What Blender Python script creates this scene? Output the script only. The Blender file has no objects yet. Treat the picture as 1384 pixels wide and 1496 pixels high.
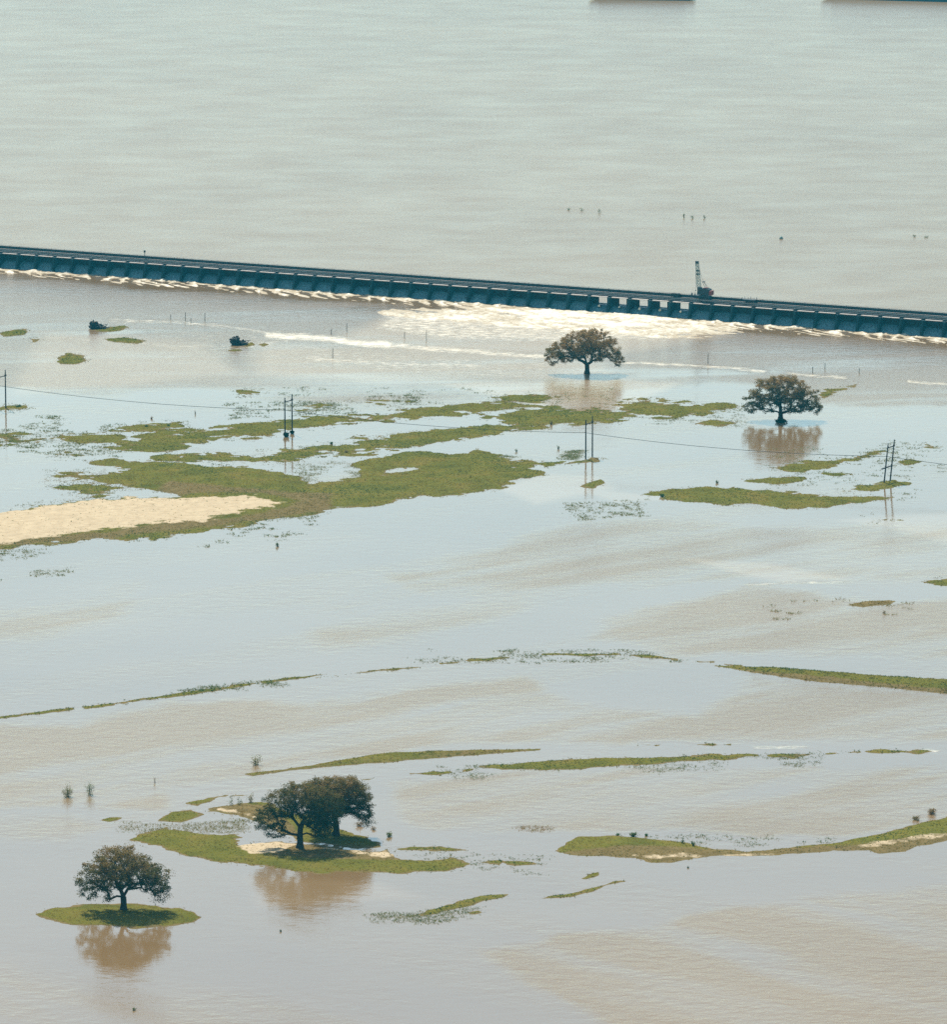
import bpy, bmesh, math, random
import numpy as np
from mathutils import Vector, Matrix

random.seed(7)
RNG = np.random.default_rng(7)
PI = math.pi
scene = bpy.context.scene
C = scene.collection

# ------------------------------------------------------------------ camera
CAM_H = 213.0
FOCAL = 7800.0            # in photo pixels (photo 1384 x 1496)
PITCH = math.atan(1368.0 / FOCAL)
cam_d = bpy.data.cameras.new('camera')
cam = bpy.data.objects.new('camera', cam_d)
C.objects.link(cam)
cam_d.sensor_fit = 'VERTICAL'
cam_d.sensor_height = 24.0
cam_d.lens = FOCAL / 1496.0 * 24.0
cam_d.clip_start = 1.0
cam_d.clip_end = 30000.0
cam.location = (0, 0, CAM_H)
cam.rotation_euler = (PI / 2 - PITCH, 0, 0)
scene.camera = cam

# ------------------------------------------------------------------ sun, sky, exposure
SUN_EL = math.radians(52)
SUN_AZ = math.radians(-19)      # measured from +Y (view direction) towards +X
sun_dir = Vector((math.sin(SUN_AZ) * math.cos(SUN_EL), math.cos(SUN_AZ) * math.cos(SUN_EL), math.sin(SUN_EL)))
sun_d = bpy.data.lights.new('sun', 'SUN')
sun_d.energy = 5.0
sun_d.angle = math.radians(0.53)
sun_d.color = (1.0, 0.95, 0.86)
sun = bpy.data.objects.new('sun', sun_d)
C.objects.link(sun)
sun.rotation_euler = (-sun_dir).to_track_quat('-Z', 'Y').to_euler()
sun.location = (0, 1200, 600)

world = bpy.data.worlds.new('World')
scene.world = world
world.use_nodes = True
wt = world.node_tree
for n in list(wt.nodes):
    wt.nodes.remove(n)
wo = wt.nodes.new('ShaderNodeOutputWorld')
bg = wt.nodes.new('ShaderNodeBackground')
sky = wt.nodes.new('ShaderNodeTexSky')
sky.sky_type = 'NISHITA'
sky.sun_disc = False
sky.sun_elevation = SUN_EL
sky.sun_rotation = SUN_AZ
sky.air_density = 1.0
sky.dust_density = 0.5
sky.ozone_density = 2.0
bg.inputs['Strength'].default_value = 0.15
wb = wt.nodes.new('ShaderNodeMix'); wb.data_type = 'RGBA'; wb.blend_type = 'MULTIPLY'
wb.inputs[0].default_value = 1.0
wb.inputs[7].default_value = (1.06, 1.035, 0.87, 1)     # white balance of the photograph
wt.links.new(sky.outputs[0], wb.inputs[6])
wt.links.new(wb.outputs[2], bg.inputs['Color'])
wt.links.new(bg.outputs[0], wo.inputs['Surface'])

scene.view_settings.view_transform = 'Standard'
scene.view_settings.look = 'None'
scene.view_settings.exposure = 0.32
scene.view_settings.gamma = 1.0
scene.render.engine = 'CYCLES'
scene.cycles.use_denoising = False
scene.cycles.max_bounces = 5
scene.cycles.diffuse_bounces = 2
scene.cycles.glossy_bounces = 2
scene.cycles.transmission_bounces = 2
scene.cycles.volume_bounces = 0
scene.cycles.transparent_max_bounces = 6
scene.cycles.caustics_reflective = False
scene.cycles.caustics_refractive = False

# ------------------------------------------------------------------ projection helpers
SP, CP = math.sin(PITCH), math.cos(PITCH)

def at(px, py, z=0.0):
    """photo pixel -> point on the level z"""
    u = (px - 692.0) / FOCAL
    v = (py - 748.0) / FOCAL
    dx, dy, dz = u, CP - v * SP, -SP - v * CP
    t = (z - CAM_H) / dz
    return Vector((dx * t, dy * t, z))

def at_np(P, z=0.0):
    P = np.asarray(P, float)
    u = (P[:, 0] - 692.0) / FOCAL
    v = (P[:, 1] - 748.0) / FOCAL
    dz = -SP - v * CP
    t = (z - CAM_H) / dz
    return np.stack([u * t, (CP - v * SP) * t], 1)

def px_np(X, Y, z=0.0):
    """ground points -> photo pixels (used to lay out where foam and silt lie)"""
    zz = z - CAM_H
    depth = Y * CP - zz * SP
    up = Y * SP + zz * CP
    return 692.0 + FOCAL * X / depth, 748.0 - FOCAL * up / depth

def ppm(px, py):
    p = at(px, py)
    return FOCAL / math.sqrt(p.x ** 2 + p.y ** 2 + CAM_H ** 2)

# ------------------------------------------------------------------ numpy noise
def _hash(ix, iy, seed):
    h = (ix.astype(np.int64) * 374761393 + iy.astype(np.int64) * 668265263 + seed * 1442695041) & 0xffffffff
    h = ((h ^ (h >> 13)) * 1274126177) & 0xffffffff
    h = h ^ (h >> 16)
    return (h & 0xffff) / 65535.0

def vnoise(x, y, seed=0):
    ix = np.floor(x); iy = np.floor(y)
    fx = x - ix; fy = y - iy
    fx = fx * fx * (3 - 2 * fx); fy = fy * fy * (3 - 2 * fy)
    a = _hash(ix, iy, seed); b = _hash(ix + 1, iy, seed)
    c = _hash(ix, iy + 1, seed); d = _hash(ix + 1, iy + 1, seed)
    return (a * (1 - fx) + b * fx) * (1 - fy) + (c * (1 - fx) + d * fx) * fy

def fbm(x, y, seed=0, octv=4, gain=0.5):
    s = np.zeros_like(x, dtype=float); a = 1.0; t = 0.0
    for o in range(octv):
        s += a * (vnoise(x * 2 ** o + 13.7 * o, y * 2 ** o - 7.1 * o, seed + o) - 0.5)
        t += a; a *= gain
    return s / t * 2.0      # about -1..1

def smooth(a, b, x):
    t = np.clip((x - a) / (b - a), 0, 1)
    return t * t * (3 - 2 * t)

def poly_sd(X, Y, poly):
    """signed distance, positive inside"""
    d2 = np.full(X.shape, 1e18); inside = np.zeros(X.shape, bool)
    n = len(poly)
    for i in range(n):
        x1, y1 = poly[i]; x2, y2 = poly[(i + 1) % n]
        ex, ey = x2 - x1, y2 - y1
        L = ex * ex + ey * ey + 1e-12
        t = np.clip(((X - x1) * ex + (Y - y1) * ey) / L, 0, 1)
        d2 = np.minimum(d2, (X - x1 - t * ex) ** 2 + (Y - y1 - t * ey) ** 2)
        if abs(ey) > 1e-12:
            c = ((y1 > Y) != (y2 > Y)) & (X < (x2 - x1) * (Y - y1) / (y2 - y1) + x1)
            inside ^= c
    d = np.sqrt(d2)
    return np.where(inside, d, -d)

def line_dist(X, Y, pts):
    d2 = np.full(X.shape, 1e18)
    for (x1, y1), (x2, y2) in zip(pts[:-1], pts[1:]):
        ex, ey = x2 - x1, y2 - y1
        L = ex * ex + ey * ey + 1e-12
        t = np.clip(((X - x1) * ex + (Y - y1) * ey) / L, 0, 1)
        d2 = np.minimum(d2, (X - x1 - t * ex) ** 2 + (Y - y1 - t * ey) ** 2)
    return np.sqrt(d2)

# ------------------------------------------------------------------ object helpers
def tag(o, label=None, cat=None, group=None, kind=None):
    if label: o['label'] = label
    if cat: o['category'] = cat
    if group: o['group'] = group
    if kind: o['kind'] = kind
    return o

def empty(name, loc, rz=0.0):
    o = bpy.data.objects.new(name, None)
    o.empty_display_size = 0.5
    C.objects.link(o); o.location = loc; o.rotation_euler = (0, 0, rz)
    return o

def link_mesh(name, me, parent=None, loc=None):
    o = bpy.data.objects.new(name, me)
    C.objects.link(o)
    if parent: o.parent = parent
    if loc is not None: o.location = loc
    return o

def mesh_np(name, V, F, mat, attrs=None, smooth_=False):
    """V (n,3); F (m,k) all faces with the same corner count"""
    V = np.ascontiguousarray(V, np.float32); F = np.ascontiguousarray(F, np.int32)
    me = bpy.data.meshes.new(name)
    me.vertices.add(len(V)); me.vertices.foreach_set('co', V.ravel())
    k = F.shape[1]
    me.loops.add(F.size); me.loops.foreach_set('vertex_index', F.ravel())
    me.polygons.add(len(F))
    me.polygons.foreach_set('loop_start', np.arange(0, F.size, k, dtype=np.int32))
    try:
        me.polygons.foreach_set('loop_total', np.full(len(F), k, np.int32))
    except Exception:
        pass
    if attrs:
        for an, av in attrs.items():
            a = me.attributes.new(an, 'FLOAT', 'POINT')
            a.data.foreach_set('value', np.ascontiguousarray(av, np.float32))
    if smooth_:
        me.polygons.foreach_set('use_smooth', np.ones(len(F), bool))
    me.materials.append(mat)
    me.update(calc_edges=True)
    me.validate()
    return me

class MB:
    """collects boxes and tubes into one mesh"""
    def __init__(s): s.v = []; s.f = []
    def box(s, x0, x1, y0, y1, z0, z1):
        n = len(s.v)
        s.v += [(x0, y0, z0), (x1, y0, z0), (x1, y1, z0), (x0, y1, z0), (x0, y0, z1), (x1, y0, z1), (x1, y1, z1), (x0, y1, z1)]
        s.f += [(n, n+3, n+2, n+1), (n+4, n+5, n+6, n+7), (n, n+1, n+5, n+4), (n+1, n+2, n+6, n+5), (n+2, n+3, n+7, n+6), (n+3, n, n+4, n+7)]
    def prism_x(s, prof, x0, x1):
        """prof: list of (y,z) in order, extruded along x"""
        n = len(s.v); k = len(prof)
        s.v += [(x0, y, z) for y, z in prof] + [(x1, y, z) for y, z in prof]
        s.f += [(n+i, n+(i+1) % k, n+k+(i+1) % k, n+k+i) for i in range(k)]
        s.f += [tuple(n+i for i in reversed(range(k))), tuple(n+k+i for i in range(k))]
    def prism_y(s, prof, y0, y1):
        n = len(s.v); k = len(prof)
        s.v += [(x, y0, z) for x, z in prof] + [(x, y1, z) for x, z in prof]
        s.f += [(n+i, n+(i+1) % k, n+k+(i+1) % k, n+k+i) for i in range(k)]
        s.f += [tuple(n+i for i in reversed(range(k))), tuple(n+k+i for i in range(k))]
    def tube(s, pts, rads, seg=6, cap=True):
        pts = [Vector(p) for p in pts]
        if not hasattr(rads, '__len__'): rads = [rads] * len(pts)
        base = len(s.v)
        ref = None
        for i, p in enumerate(pts):
            a = pts[max(i - 1, 0)]; b = pts[min(i + 1, len(pts) - 1)]
            t = (b - a)
            if t.length < 1e-9: t = Vector((0, 0, 1))
            t.normalize()
            if ref is None:
                ref = t.orthogonal().normalized()
            u = (ref - t * ref.dot(t))
            if u.length < 1e-6: u = t.orthogonal()
            u.normalize(); ref = u
            w = t.cross(u)
            for k in range(seg):
                an = 2 * PI * k / seg
                s.v.append(tuple(p + (u * math.cos(an) + w * math.sin(an)) * rads[i]))
        for i in range(len(pts) - 1):
            for k in range(seg):
                a = base + i * seg + k; b = base + i * seg + (k + 1) % seg
                s.f.append((a, b, b + seg, a + seg))
        if cap:
            s.f.append(tuple(base + k for k in reversed(range(seg))))
            s.f.append(tuple(base + (len(pts) - 1) * seg + k for k in range(seg)))
    def mesh(s, name, mat, smooth_=False):
        me = bpy.data.meshes.new(name)
        me.from_pydata(s.v, [], s.f)
        me.materials.append(mat)
        if smooth_:
            me.polygons.foreach_set('use_smooth', np.ones(len(me.polygons), bool))
        me.update()
        return me
    def build(s, name, mat, parent=None, loc=None, smooth_=False):
        return link_mesh(name, s.mesh(name, mat, smooth_), parent, loc)

# ------------------------------------------------------------------ materials
def new_mat(name):
    m = bpy.data.materials.new(name); m.use_nodes = True
    nt = m.node_tree
    b = nt.nodes['Principled BSDF']
    return m, nt, b

def N(nt, t, **kw):
    n = nt.nodes.new(t)
    for k, v in kw.items():
        setattr(n, k, v)
    return n

def attr(nt, name):
    a = N(nt, 'ShaderNodeAttribute'); a.attribute_name = name
    return a.outputs['Fac']

def noise(nt, scale, detail=4, rough=0.55, vec=None, stretch=None):
    n = N(nt, 'ShaderNodeTexNoise')
    n.inputs['Scale'].default_value = scale
    n.inputs['Detail'].default_value = detail
    n.inputs['Roughness'].default_value = rough
    g = N(nt, 'ShaderNodeNewGeometry')
    src = g.outputs['Position'] if vec is None else vec
    if stretch:
        mp = N(nt, 'ShaderNodeMapping')
        mp.inputs['Scale'].default_value = stretch[:3]
        if len(stretch) > 3: mp.inputs['Rotation'].default_value = (0, 0, stretch[3])
        nt.links.new(src, mp.inputs['Vector']); src = mp.outputs[0]
    nt.links.new(src, n.inputs['Vector'])
    return n.outputs['Fac']

def ramp(nt, fac, stops, interp='LINEAR'):
    r = N(nt, 'ShaderNodeValToRGB')
    r.color_ramp.interpolation = interp
    el = r.color_ramp.elements
    el[0].position, el[0].color = stops[0][0], (*stops[0][1], 1)
    el[1].position, el[1].color = stops[-1][0], (*stops[-1][1], 1)
    for p, c in stops[1:-1]:
        e = el.new(p); e.color = (*c, 1)
    nt.links.new(fac, r.inputs[0])
    return r.outputs[0]

def mixc(nt, fac, a, b):
    m = N(nt, 'ShaderNodeMix', data_type='RGBA')
    for sock, v in ((m.inputs[0], fac), (m.inputs[6], a), (m.inputs[7], b)):
        if isinstance(v, bpy.types.NodeSocket): nt.links.new(v, sock)
        elif isinstance(v, (int, float)): sock.default_value = v
        else: sock.default_value = (*v, 1)
    return m.outputs[2]

def mth(nt, op, a, b=None, c=None, clamp=False):
    m = N(nt, 'ShaderNodeMath', operation=op); m.use_clamp = clamp
    for i, v in enumerate((a, b, c)):
        if v is None: continue
        if isinstance(v, bpy.types.NodeSocket): nt.links.new(v, m.inputs[i])
        else: m.inputs[i].default_value = v
    return m.outputs[0]

def simple(name, col, rough=0.8, var=0.25, scale=3.0, bump=0.0, metallic=0.0, stretch=None):
    m, nt, b = new_mat(name)
    n = noise(nt, scale, 5, 0.6, stretch=stretch)
    lo = tuple(c * (1 - var) for c in col); hi = tuple(min(1, c * (1 + var)) for c in col)
    nt.links.new(ramp(nt, n, [(0.3, lo), (0.7, hi)]), b.inputs['Base Color'])
    b.inputs['Roughness'].default_value = rough
    b.inputs['Metallic'].default_value = metallic
    b.inputs['Specular IOR Level'].default_value = 0.3
    if bump:
        bp = N(nt, 'ShaderNodeBump'); bp.inputs['Strength'].default_value = bump
        bp.inputs['Distance'].default_value = 0.05
        nt.links.new(n, bp.inputs['Height']); nt.links.new(bp.outputs[0], b.inputs['Normal'])
    return m

MUD_A = (0.200, 0.121, 0.050)
MUD_B = (0.240, 0.155, 0.073)

def water_material(name, river=False):
    m, nt, b = new_mat(name)
    L = nt.links
    big = noise(nt, 0.012, 3, 0.5, stretch=(1, 0.6, 1, 0.3))
    streak = noise(nt, 0.035 if not river else 0.05, 6, 0.68, stretch=(0.6, 0.9, 1, 0.12))
    fine = noise(nt, 0.45, 5, 0.7, stretch=(0.7, 0.9, 1))
    ripple = noise(nt, 0.35, 3, 0.6, stretch=(0.7, 1.0, 1, 0.4))
    silt = mth(nt, 'ADD', mth(nt, 'MULTIPLY', big, 0.6), mth(nt, 'MULTIPLY', streak, 0.4))
    col = ramp(nt, silt, [(0.35, MUD_A), (0.65, MUD_B)])
    if river:
        foam = None
        calm = ramp(nt, streak, [(0.35, (0.25,) * 3), (0.65, (0.80,) * 3)])
        calm = mth(nt, 'MULTIPLY', calm, 1.0)
    else:
        calm = attr(nt, 'calm')
        shoal = attr(nt, 'shoal')
        foam_a = attr(nt, 'foam')
        col = mixc(nt, shoal, col, (0.38, 0.26, 0.14))
        fn = noise(nt, 0.55, 5, 0.7, stretch=(0.55, 1.2, 1, 0.25))
        foam = mth(nt, 'MULTIPLY', mth(nt, 'SUBTRACT', mth(nt, 'ADD', foam_a, mth(nt, 'MULTIPLY', fn, 2.2)), 1.68), 1.2, clamp=True)
        foam = mth(nt, 'MULTIPLY', foam, mth(nt, 'MULTIPLY', foam_a, 1.6, clamp=True))
        col = mixc(nt, foam, col, (0.84, 0.74, 0.54))
    L.new(col, b.inputs['Base Color'])
    # ripples: rough where the wind or current works the surface, glassy where it is calm
    rough = mth(nt, 'MULTIPLY_ADD', calm, -0.14, 0.20)
    rough = mth(nt, 'ADD', rough, mth(nt, 'MULTIPLY', mth(nt, 'SUBTRACT', streak, 0.5), 0.08))
    if foam is not None:
        rough = mth(nt, 'MAXIMUM', rough, mth(nt, 'MULTIPLY', foam, 0.8))
    if river: rough = mth(nt, 'ADD', rough, 0.12)
    rough = mth(nt, 'MAXIMUM', rough, 0.06)
    L.new(rough, b.inputs['Roughness'])
    b.inputs['IOR'].default_value = 1.33 if river else 1.6
    if river:
        b.inputs['Specular IOR Level'].default_value = 0.38
    else:
        L.new(mth(nt, 'MULTIPLY_ADD', calm, 0.85, 0.30), b.inputs['Specular IOR Level'])
    bp = N(nt, 'ShaderNodeBump')
    bp.inputs['Distance'].default_value = 0.30
    h = mth(nt, 'ADD', fine, mth(nt, 'MULTIPLY', ripple, 1.2))
    L.new(h, bp.inputs['Height'])
    st = mth(nt, 'MULTIPLY_ADD', calm, -0.50, 0.54)
    if foam is not None:
        st = mth(nt, 'ADD', st, mth(nt, 'MULTIPLY', foam_a, 0.5))
    L.new(mth(nt, 'MAXIMUM', st, 0.02), bp.inputs['Strength'])
    L.new(bp.outputs[0], b.inputs['Normal'])
    return m

M = {}
M['flood'] = water_material('muddy_flood_water')
M['river'] = water_material('muddy_river_water', True)

def foam_material():
    m, nt, b = new_mat('churned_foam')
    f = attr(nt, 'foam')
    fn = noise(nt, 0.8, 5, 0.7, stretch=(0.8, 1.0, 1, 0.5))
    k = mth(nt, 'MULTIPLY', mth(nt, 'SUBTRACT', mth(nt, 'ADD', f, mth(nt, 'MULTIPLY', fn, 2.6)), 1.70), 1.3, clamp=True)
    nt.links.new(mixc(nt, k, (0.38, 0.28, 0.15), (0.90, 0.82, 0.64)), b.inputs['Base Color'])
    b.inputs['Roughness'].default_value = 0.5
    b.inputs['IOR'].default_value = 1.33
    bp = N(nt, 'ShaderNodeBump'); bp.inputs['Distance'].default_value = 0.25; bp.inputs['Strength'].default_value = 0.6
    nt.links.new(fn, bp.inputs['Height']); nt.links.new(bp.outputs[0], b.inputs['Normal'])
    return m
M['foam'] = foam_material()

def land_material():
    m, nt, b = new_mat('grassy_sandy_ground')
    sand = attr(nt, 'sand'); dirt = attr(nt, 'dirt')
    n1 = noise(nt, 0.10, 5, 0.65); n2 = noise(nt, 1.6, 4, 0.7); n3 = noise(nt, 0.5, 4, 0.7)
    g = ramp(nt, n1, [(0.3, (0.085, 0.090, 0.018)), (0.5, (0.140, 0.130, 0.024)), (0.7, (0.190, 0.140, 0.034))])
    g = mixc(nt, mth(nt, 'MULTIPLY', mth(nt, 'SUBTRACT', n2, 0.45), 2.0, clamp=True), g, (0.085, 0.085, 0.020))
    br = ramp(nt, n3, [(0.3, (0.13, 0.095, 0.036)), (0.7, (0.20, 0.145, 0.060))])
    sd = ramp(nt, n3, [(0.3, (0.42, 0.32, 0.20)), (0.7, (0.56, 0.44, 0.28))])
    edge = mth(nt, 'MULTIPLY', mth(nt, 'SUBTRACT', n3, 0.5), 0.9)
    c = mixc(nt, mth(nt, 'MULTIPLY', mth(nt, 'SUBTRACT', mth(nt, 'ADD', dirt, edge), 0.35), 3.0, clamp=True), g, br)
    c = mixc(nt, mth(nt, 'MULTIPLY', mth(nt, 'SUBTRACT', mth(nt, 'ADD', sand, edge), 0.35), 3.5, clamp=True), c, sd)
    nt.links.new(c, b.inputs['Base Color'])
    b.inputs['Roughness'].default_value = 0.95
    b.inputs['Specular IOR Level'].default_value = 0.0
    bp = N(nt, 'ShaderNodeBump'); bp.inputs['Distance'].default_value = 0.12; bp.inputs['Strength'].default_value = 0.6
    nt.links.new(n2, bp.inputs['Height']); nt.links.new(bp.outputs[0], b.inputs['Normal'])
    return m
M['land'] = land_material()

def leaf_material(name, cols, transl=0.35):
    m, nt, b = new_mat(name)
    tint = attr(nt, 'tint')
    c = ramp(nt, tint, cols)
    nt.links.new(c, b.inputs['Base Color'])
    b.inputs['Roughness'].default_value = 0.8
    b.inputs['Specular IOR Level'].default_value = 0.03
    tr = N(nt, 'ShaderNodeBsdfTranslucent'); nt.links.new(c, tr.inputs['Color'])
    mx = N(nt, 'ShaderNodeMixShader'); mx.inputs[0].default_value = transl
    nt.links.new(b.outputs[0], mx.inputs[1]); nt.links.new(tr.outputs[0], mx.inputs[2])
    nt.links.new(mx.outputs[0], nt.nodes['Material Output'].inputs['Surface'])
    return m
M['grass'] = leaf_material('grass_blades', [(0.0, (0.045, 0.105, 0.030)), (0.30, (0.115, 0.140, 0.024)), (0.60, (0.215, 0.172, 0.028)), (0.85, (0.27, 0.21, 0.035)), (1.0, (0.26, 0.165, 0.05))], 0.36)
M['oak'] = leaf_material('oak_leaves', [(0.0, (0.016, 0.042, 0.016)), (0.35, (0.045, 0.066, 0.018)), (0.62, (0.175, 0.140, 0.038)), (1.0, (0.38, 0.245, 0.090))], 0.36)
M['reed'] = leaf_material('weed_leaves', [(0.0, (0.08, 0.15, 0.05)), (0.5, (0.20, 0.21, 0.06)), (1.0, (0.34, 0.22, 0.11))], 0.4)
M['bark'] = simple('dark_bark', (0.030, 0.025, 0.020), 0.95, 0.35, 4.0, 0.6, stretch=(1, 1, 0.3))
M['twig'] = simple('grey_twigs', (0.11, 0.09, 0.065), 0.9, 0.3, 3.0)
M['drift'] = simple('wet_driftwood', (0.030, 0.028, 0.026), 0.8, 0.4, 3.0, 0.4)
M['pale_wood'] = simple('bleached_wood', (0.35, 0.29, 0.22), 0.9, 0.25, 3.0, 0.3)
M['pole'] = simple('creosoted_pole', (0.035, 0.032, 0.030), 0.8, 0.3, 3.0, 0.2, stretch=(2, 2, 0.3))
M['post'] = simple('grey_weathered_post', (0.13, 0.11, 0.085), 0.9, 0.3, 3.0)
M['concrete'] = simple('shaded_concrete', (0.010, 0.036, 0.044), 0.9, 0.3, 1.2, 0.3, stretch=(1, 1, 0.4))  # blue-green shade of the weir face is put into this concrete colour
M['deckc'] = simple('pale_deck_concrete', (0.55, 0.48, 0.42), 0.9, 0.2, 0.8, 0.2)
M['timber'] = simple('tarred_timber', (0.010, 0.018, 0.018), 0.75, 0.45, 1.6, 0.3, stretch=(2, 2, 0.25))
M['steel'] = simple('dark_steel', (0.012, 0.026, 0.032), 0.55, 0.2, 2.0)
M['boom'] = simple('pale_green_steel', (0.22, 0.30, 0.26), 0.6, 0.3, 2.0)
M['red'] = simple('faded_red_paint', (0.20, 0.045, 0.040), 0.6, 0.3, 2.0)
M['wire'] = simple('conductor', (0.08, 0.075, 0.07), 0.6, 0.1, 1.0)
M['hull'] = simple('blue_black_hull_paint', (0.008, 0.055, 0.080), 0.6, 0.3, 0.3)
M['rust'] = simple('rusty_hull_band', (0.06, 0.07, 0.07), 0.8, 0.3, 0.4)
M['glass'] = simple('cab_glass', (0.02, 0.03, 0.035), 0.15, 0.1, 1.0)
M['shirt'] = simple('work_clothes', (0.05, 0.06, 0.08), 0.9, 0.2, 5.0)

# ------------------------------------------------------------------ weir frame
WA = at(0, 389.5); WB = at(1384, 491.5)
wdir = (WB - WA); wlen = wdir.length; wdir.normalize()
W_ANG = math.atan2(wdir.y, wdir.x)
wn = Vector((wdir.y, -wdir.x, 0))          # downstream, towards the camera
BAY = 6.7
Z_UP = 2.15
print('weir length in view', wlen, 'angle', math.degrees(W_ANG), 'bays', wlen / BAY)

def weir_uv(X, Y):
    dx = X - WA.x; dy = Y - WA.y
    return dx * wdir.x + dy * wdir.y, dx * wn.x + dy * wn.y

# ------------------------------------------------------------------ ground below the water, reaching the horizon
mb = MB(); mb.v = [(-9000, -4000, -4), (9000, -4000, -4), (9000, 14000, -4), (-9000, 14000, -4)]; mb.f = [(0, 1, 2, 3)]
tag(mb.build('ground', M['land']), kind='structure')

# ------------------------------------------------------------------ flood water
def soft_poly(PX, PY, poly, blur):
    xs = [p[0] for p in poly]; ys = [p[1] for p in poly]
    sel = (PX > min(xs) - 3 * blur) & (PX < max(xs) + 3 * blur) & (PY > min(ys) - 2 * blur) & (PY < max(ys) + 2 * blur)
    out = np.zeros(PX.shape)
    if sel.any():
        # vertical distances count more: the ground is seen at a slant
        q = [(x, y * 2.5) for x, y in poly]
        sd = poly_sd(PX[sel], PY[sel] * 2.5, q)
        out[sel] = smooth(-blur, blur, sd)
    return out

RIPPLED = [  # where wind and current ruffle the flood water (brown, little sky)
    ([(-60, 1060), (120, 1062), (250, 1030), (430, 1035), (560, 1010), (760, 985), (830, 1020), (1000, 1040), (1080, 985), (1500, 1030), (1500, 1080), (1060, 1083), (640, 1090), (430, 1115), (270, 1150), (240, 1180), (-60, 1185)], 14, 1.0),
    ([(560, 1150), (760, 1132), (1040, 1122), (1240, 1120), (1500, 1118), (1500, 1165), (1230, 1220), (1100, 1234), (980, 1212), (840, 1215), (600, 1205), (555, 1180)], 10, 1.0),
    ([(700, 1385), (860, 1360), (1100, 1330), (1500, 1265), (1500, 1560), (1000, 1560)], 14, 0.9),
    ([(-60, 1190), (90, 1190), (170, 1215), (100, 1240), (-60, 1215)], 16, 0.5),
    ([(880, 905), (1100, 860), (1230, 880), (1500, 870), (1500, 965), (1200, 955), (1000, 955), (860, 935)], 16, 0.85),
    ([(560, 840), (800, 770), (1000, 760), (1500, 770), (1500, 835), (1250, 850), (980, 850), (760, 870), (600, 880)], 18, 0.7),
    ([(-60, 890), (60, 880), (220, 850), (180, 900), (60, 930), (-60, 935)], 16, 0.6),
    ([(430, 900), (620, 860), (820, 830), (760, 890), (620, 930), (480, 960)], 22, 0.45),
    ([(-60, 1400), (200, 1450), (560, 1440), (700, 1560), (-60, 1560)], 30, 0.30),
    ([(-60, 395), (700, 455), (1500, 520), (1500, 600), (1200, 590), (1060, 560), (820, 575), (500, 585), (300, 570), (120, 575), (-60, 555)], 14, 1.0),
    ([(300, 505), (900, 520), (1020, 560), (820, 590), (560, 585), (380, 560)], 12, 0.5),
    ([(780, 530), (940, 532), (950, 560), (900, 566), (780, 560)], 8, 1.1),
    ([(240, 1240), (560, 1290), (560, 1320), (380, 1330), (300, 1280)], 14, 0.0),
]
SHOALS = [
    ([(740, 712), (800, 692), (880, 698), (900, 715), (780, 735)], 12, 0.5),
    ([(830, 712), (1010, 727), (900, 733)], 6, 0.4),
    ([(1000, 815), (1120, 823), (1245, 845), (1150, 852), (1090, 842)], 12, 0.55),
    ([(1230, 760), (1384, 750), (1500, 770), (1384, 790)], 14, 0.5),
    ([(640, 560), (900, 552), (1000, 560), (900, 600), (820, 606)], 10, 0.7),
    ([(380, 500), (860, 520), (900, 550), (560, 560), (380, 545)], 20, 0.7),
    ([(60, 485), (300, 500), (360, 545), (200, 560), (20, 575)], 20, 0.6),
    ([(560, 460), (900, 470), (1050, 490), (900, 515), (600, 520), (480, 500)], 20, 0.95),
    ([(370, 1280), (560, 1290), (620, 1310), (380, 1325)], 14, 0.25),
]
FOAM_LINES = [   # polyline, half width px, strength
    ([(160, 467), (240, 470), (330, 477), (400, 487)], 2.2, 0.75),
    ([(390, 490), (440, 491), (480, 495), (520, 501), (570, 504)], 4.2, 1.05),
    ([(560, 503), (620, 509), (700, 515), (800, 521)], 3.0, 0.90),
    ([(180, 499), (250, 506), (330, 506)], 3.0, 0.62),
    ([(250, 508), (275, 516), (285, 526)], 3.0, 0.58),
    ([(330, 512), (400, 500), (450, 490)], 3.5, 0.70),
    ([(450, 523), (540, 530), (620, 533), (700, 534)], 4.0, 0.75),
    ([(60, 492), (130, 497), (120, 503)], 2.5, 0.55),
    ([(905, 529), (960, 531), (1040, 536), (1120, 542)], 1.8, 0.90),
    ([(1150, 545), (1190, 549), (1235, 552)], 2.0, 0.85),
    ([(1325, 557), (1384, 562), (1440, 568)], 2.0, 0.90),
    ([(1090, 854), (1170, 851), (1240, 851)], 1.2, 0.75),
    ([(1105, 1091.5), (1180, 1091.5)], 1.4, 0.85),
    ([(1350, 1096), (1372, 1097)], 1.6, 0.90),
    ([(160, 472), (190, 470), (212, 482)], 2.0, 0.60),
]

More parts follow.
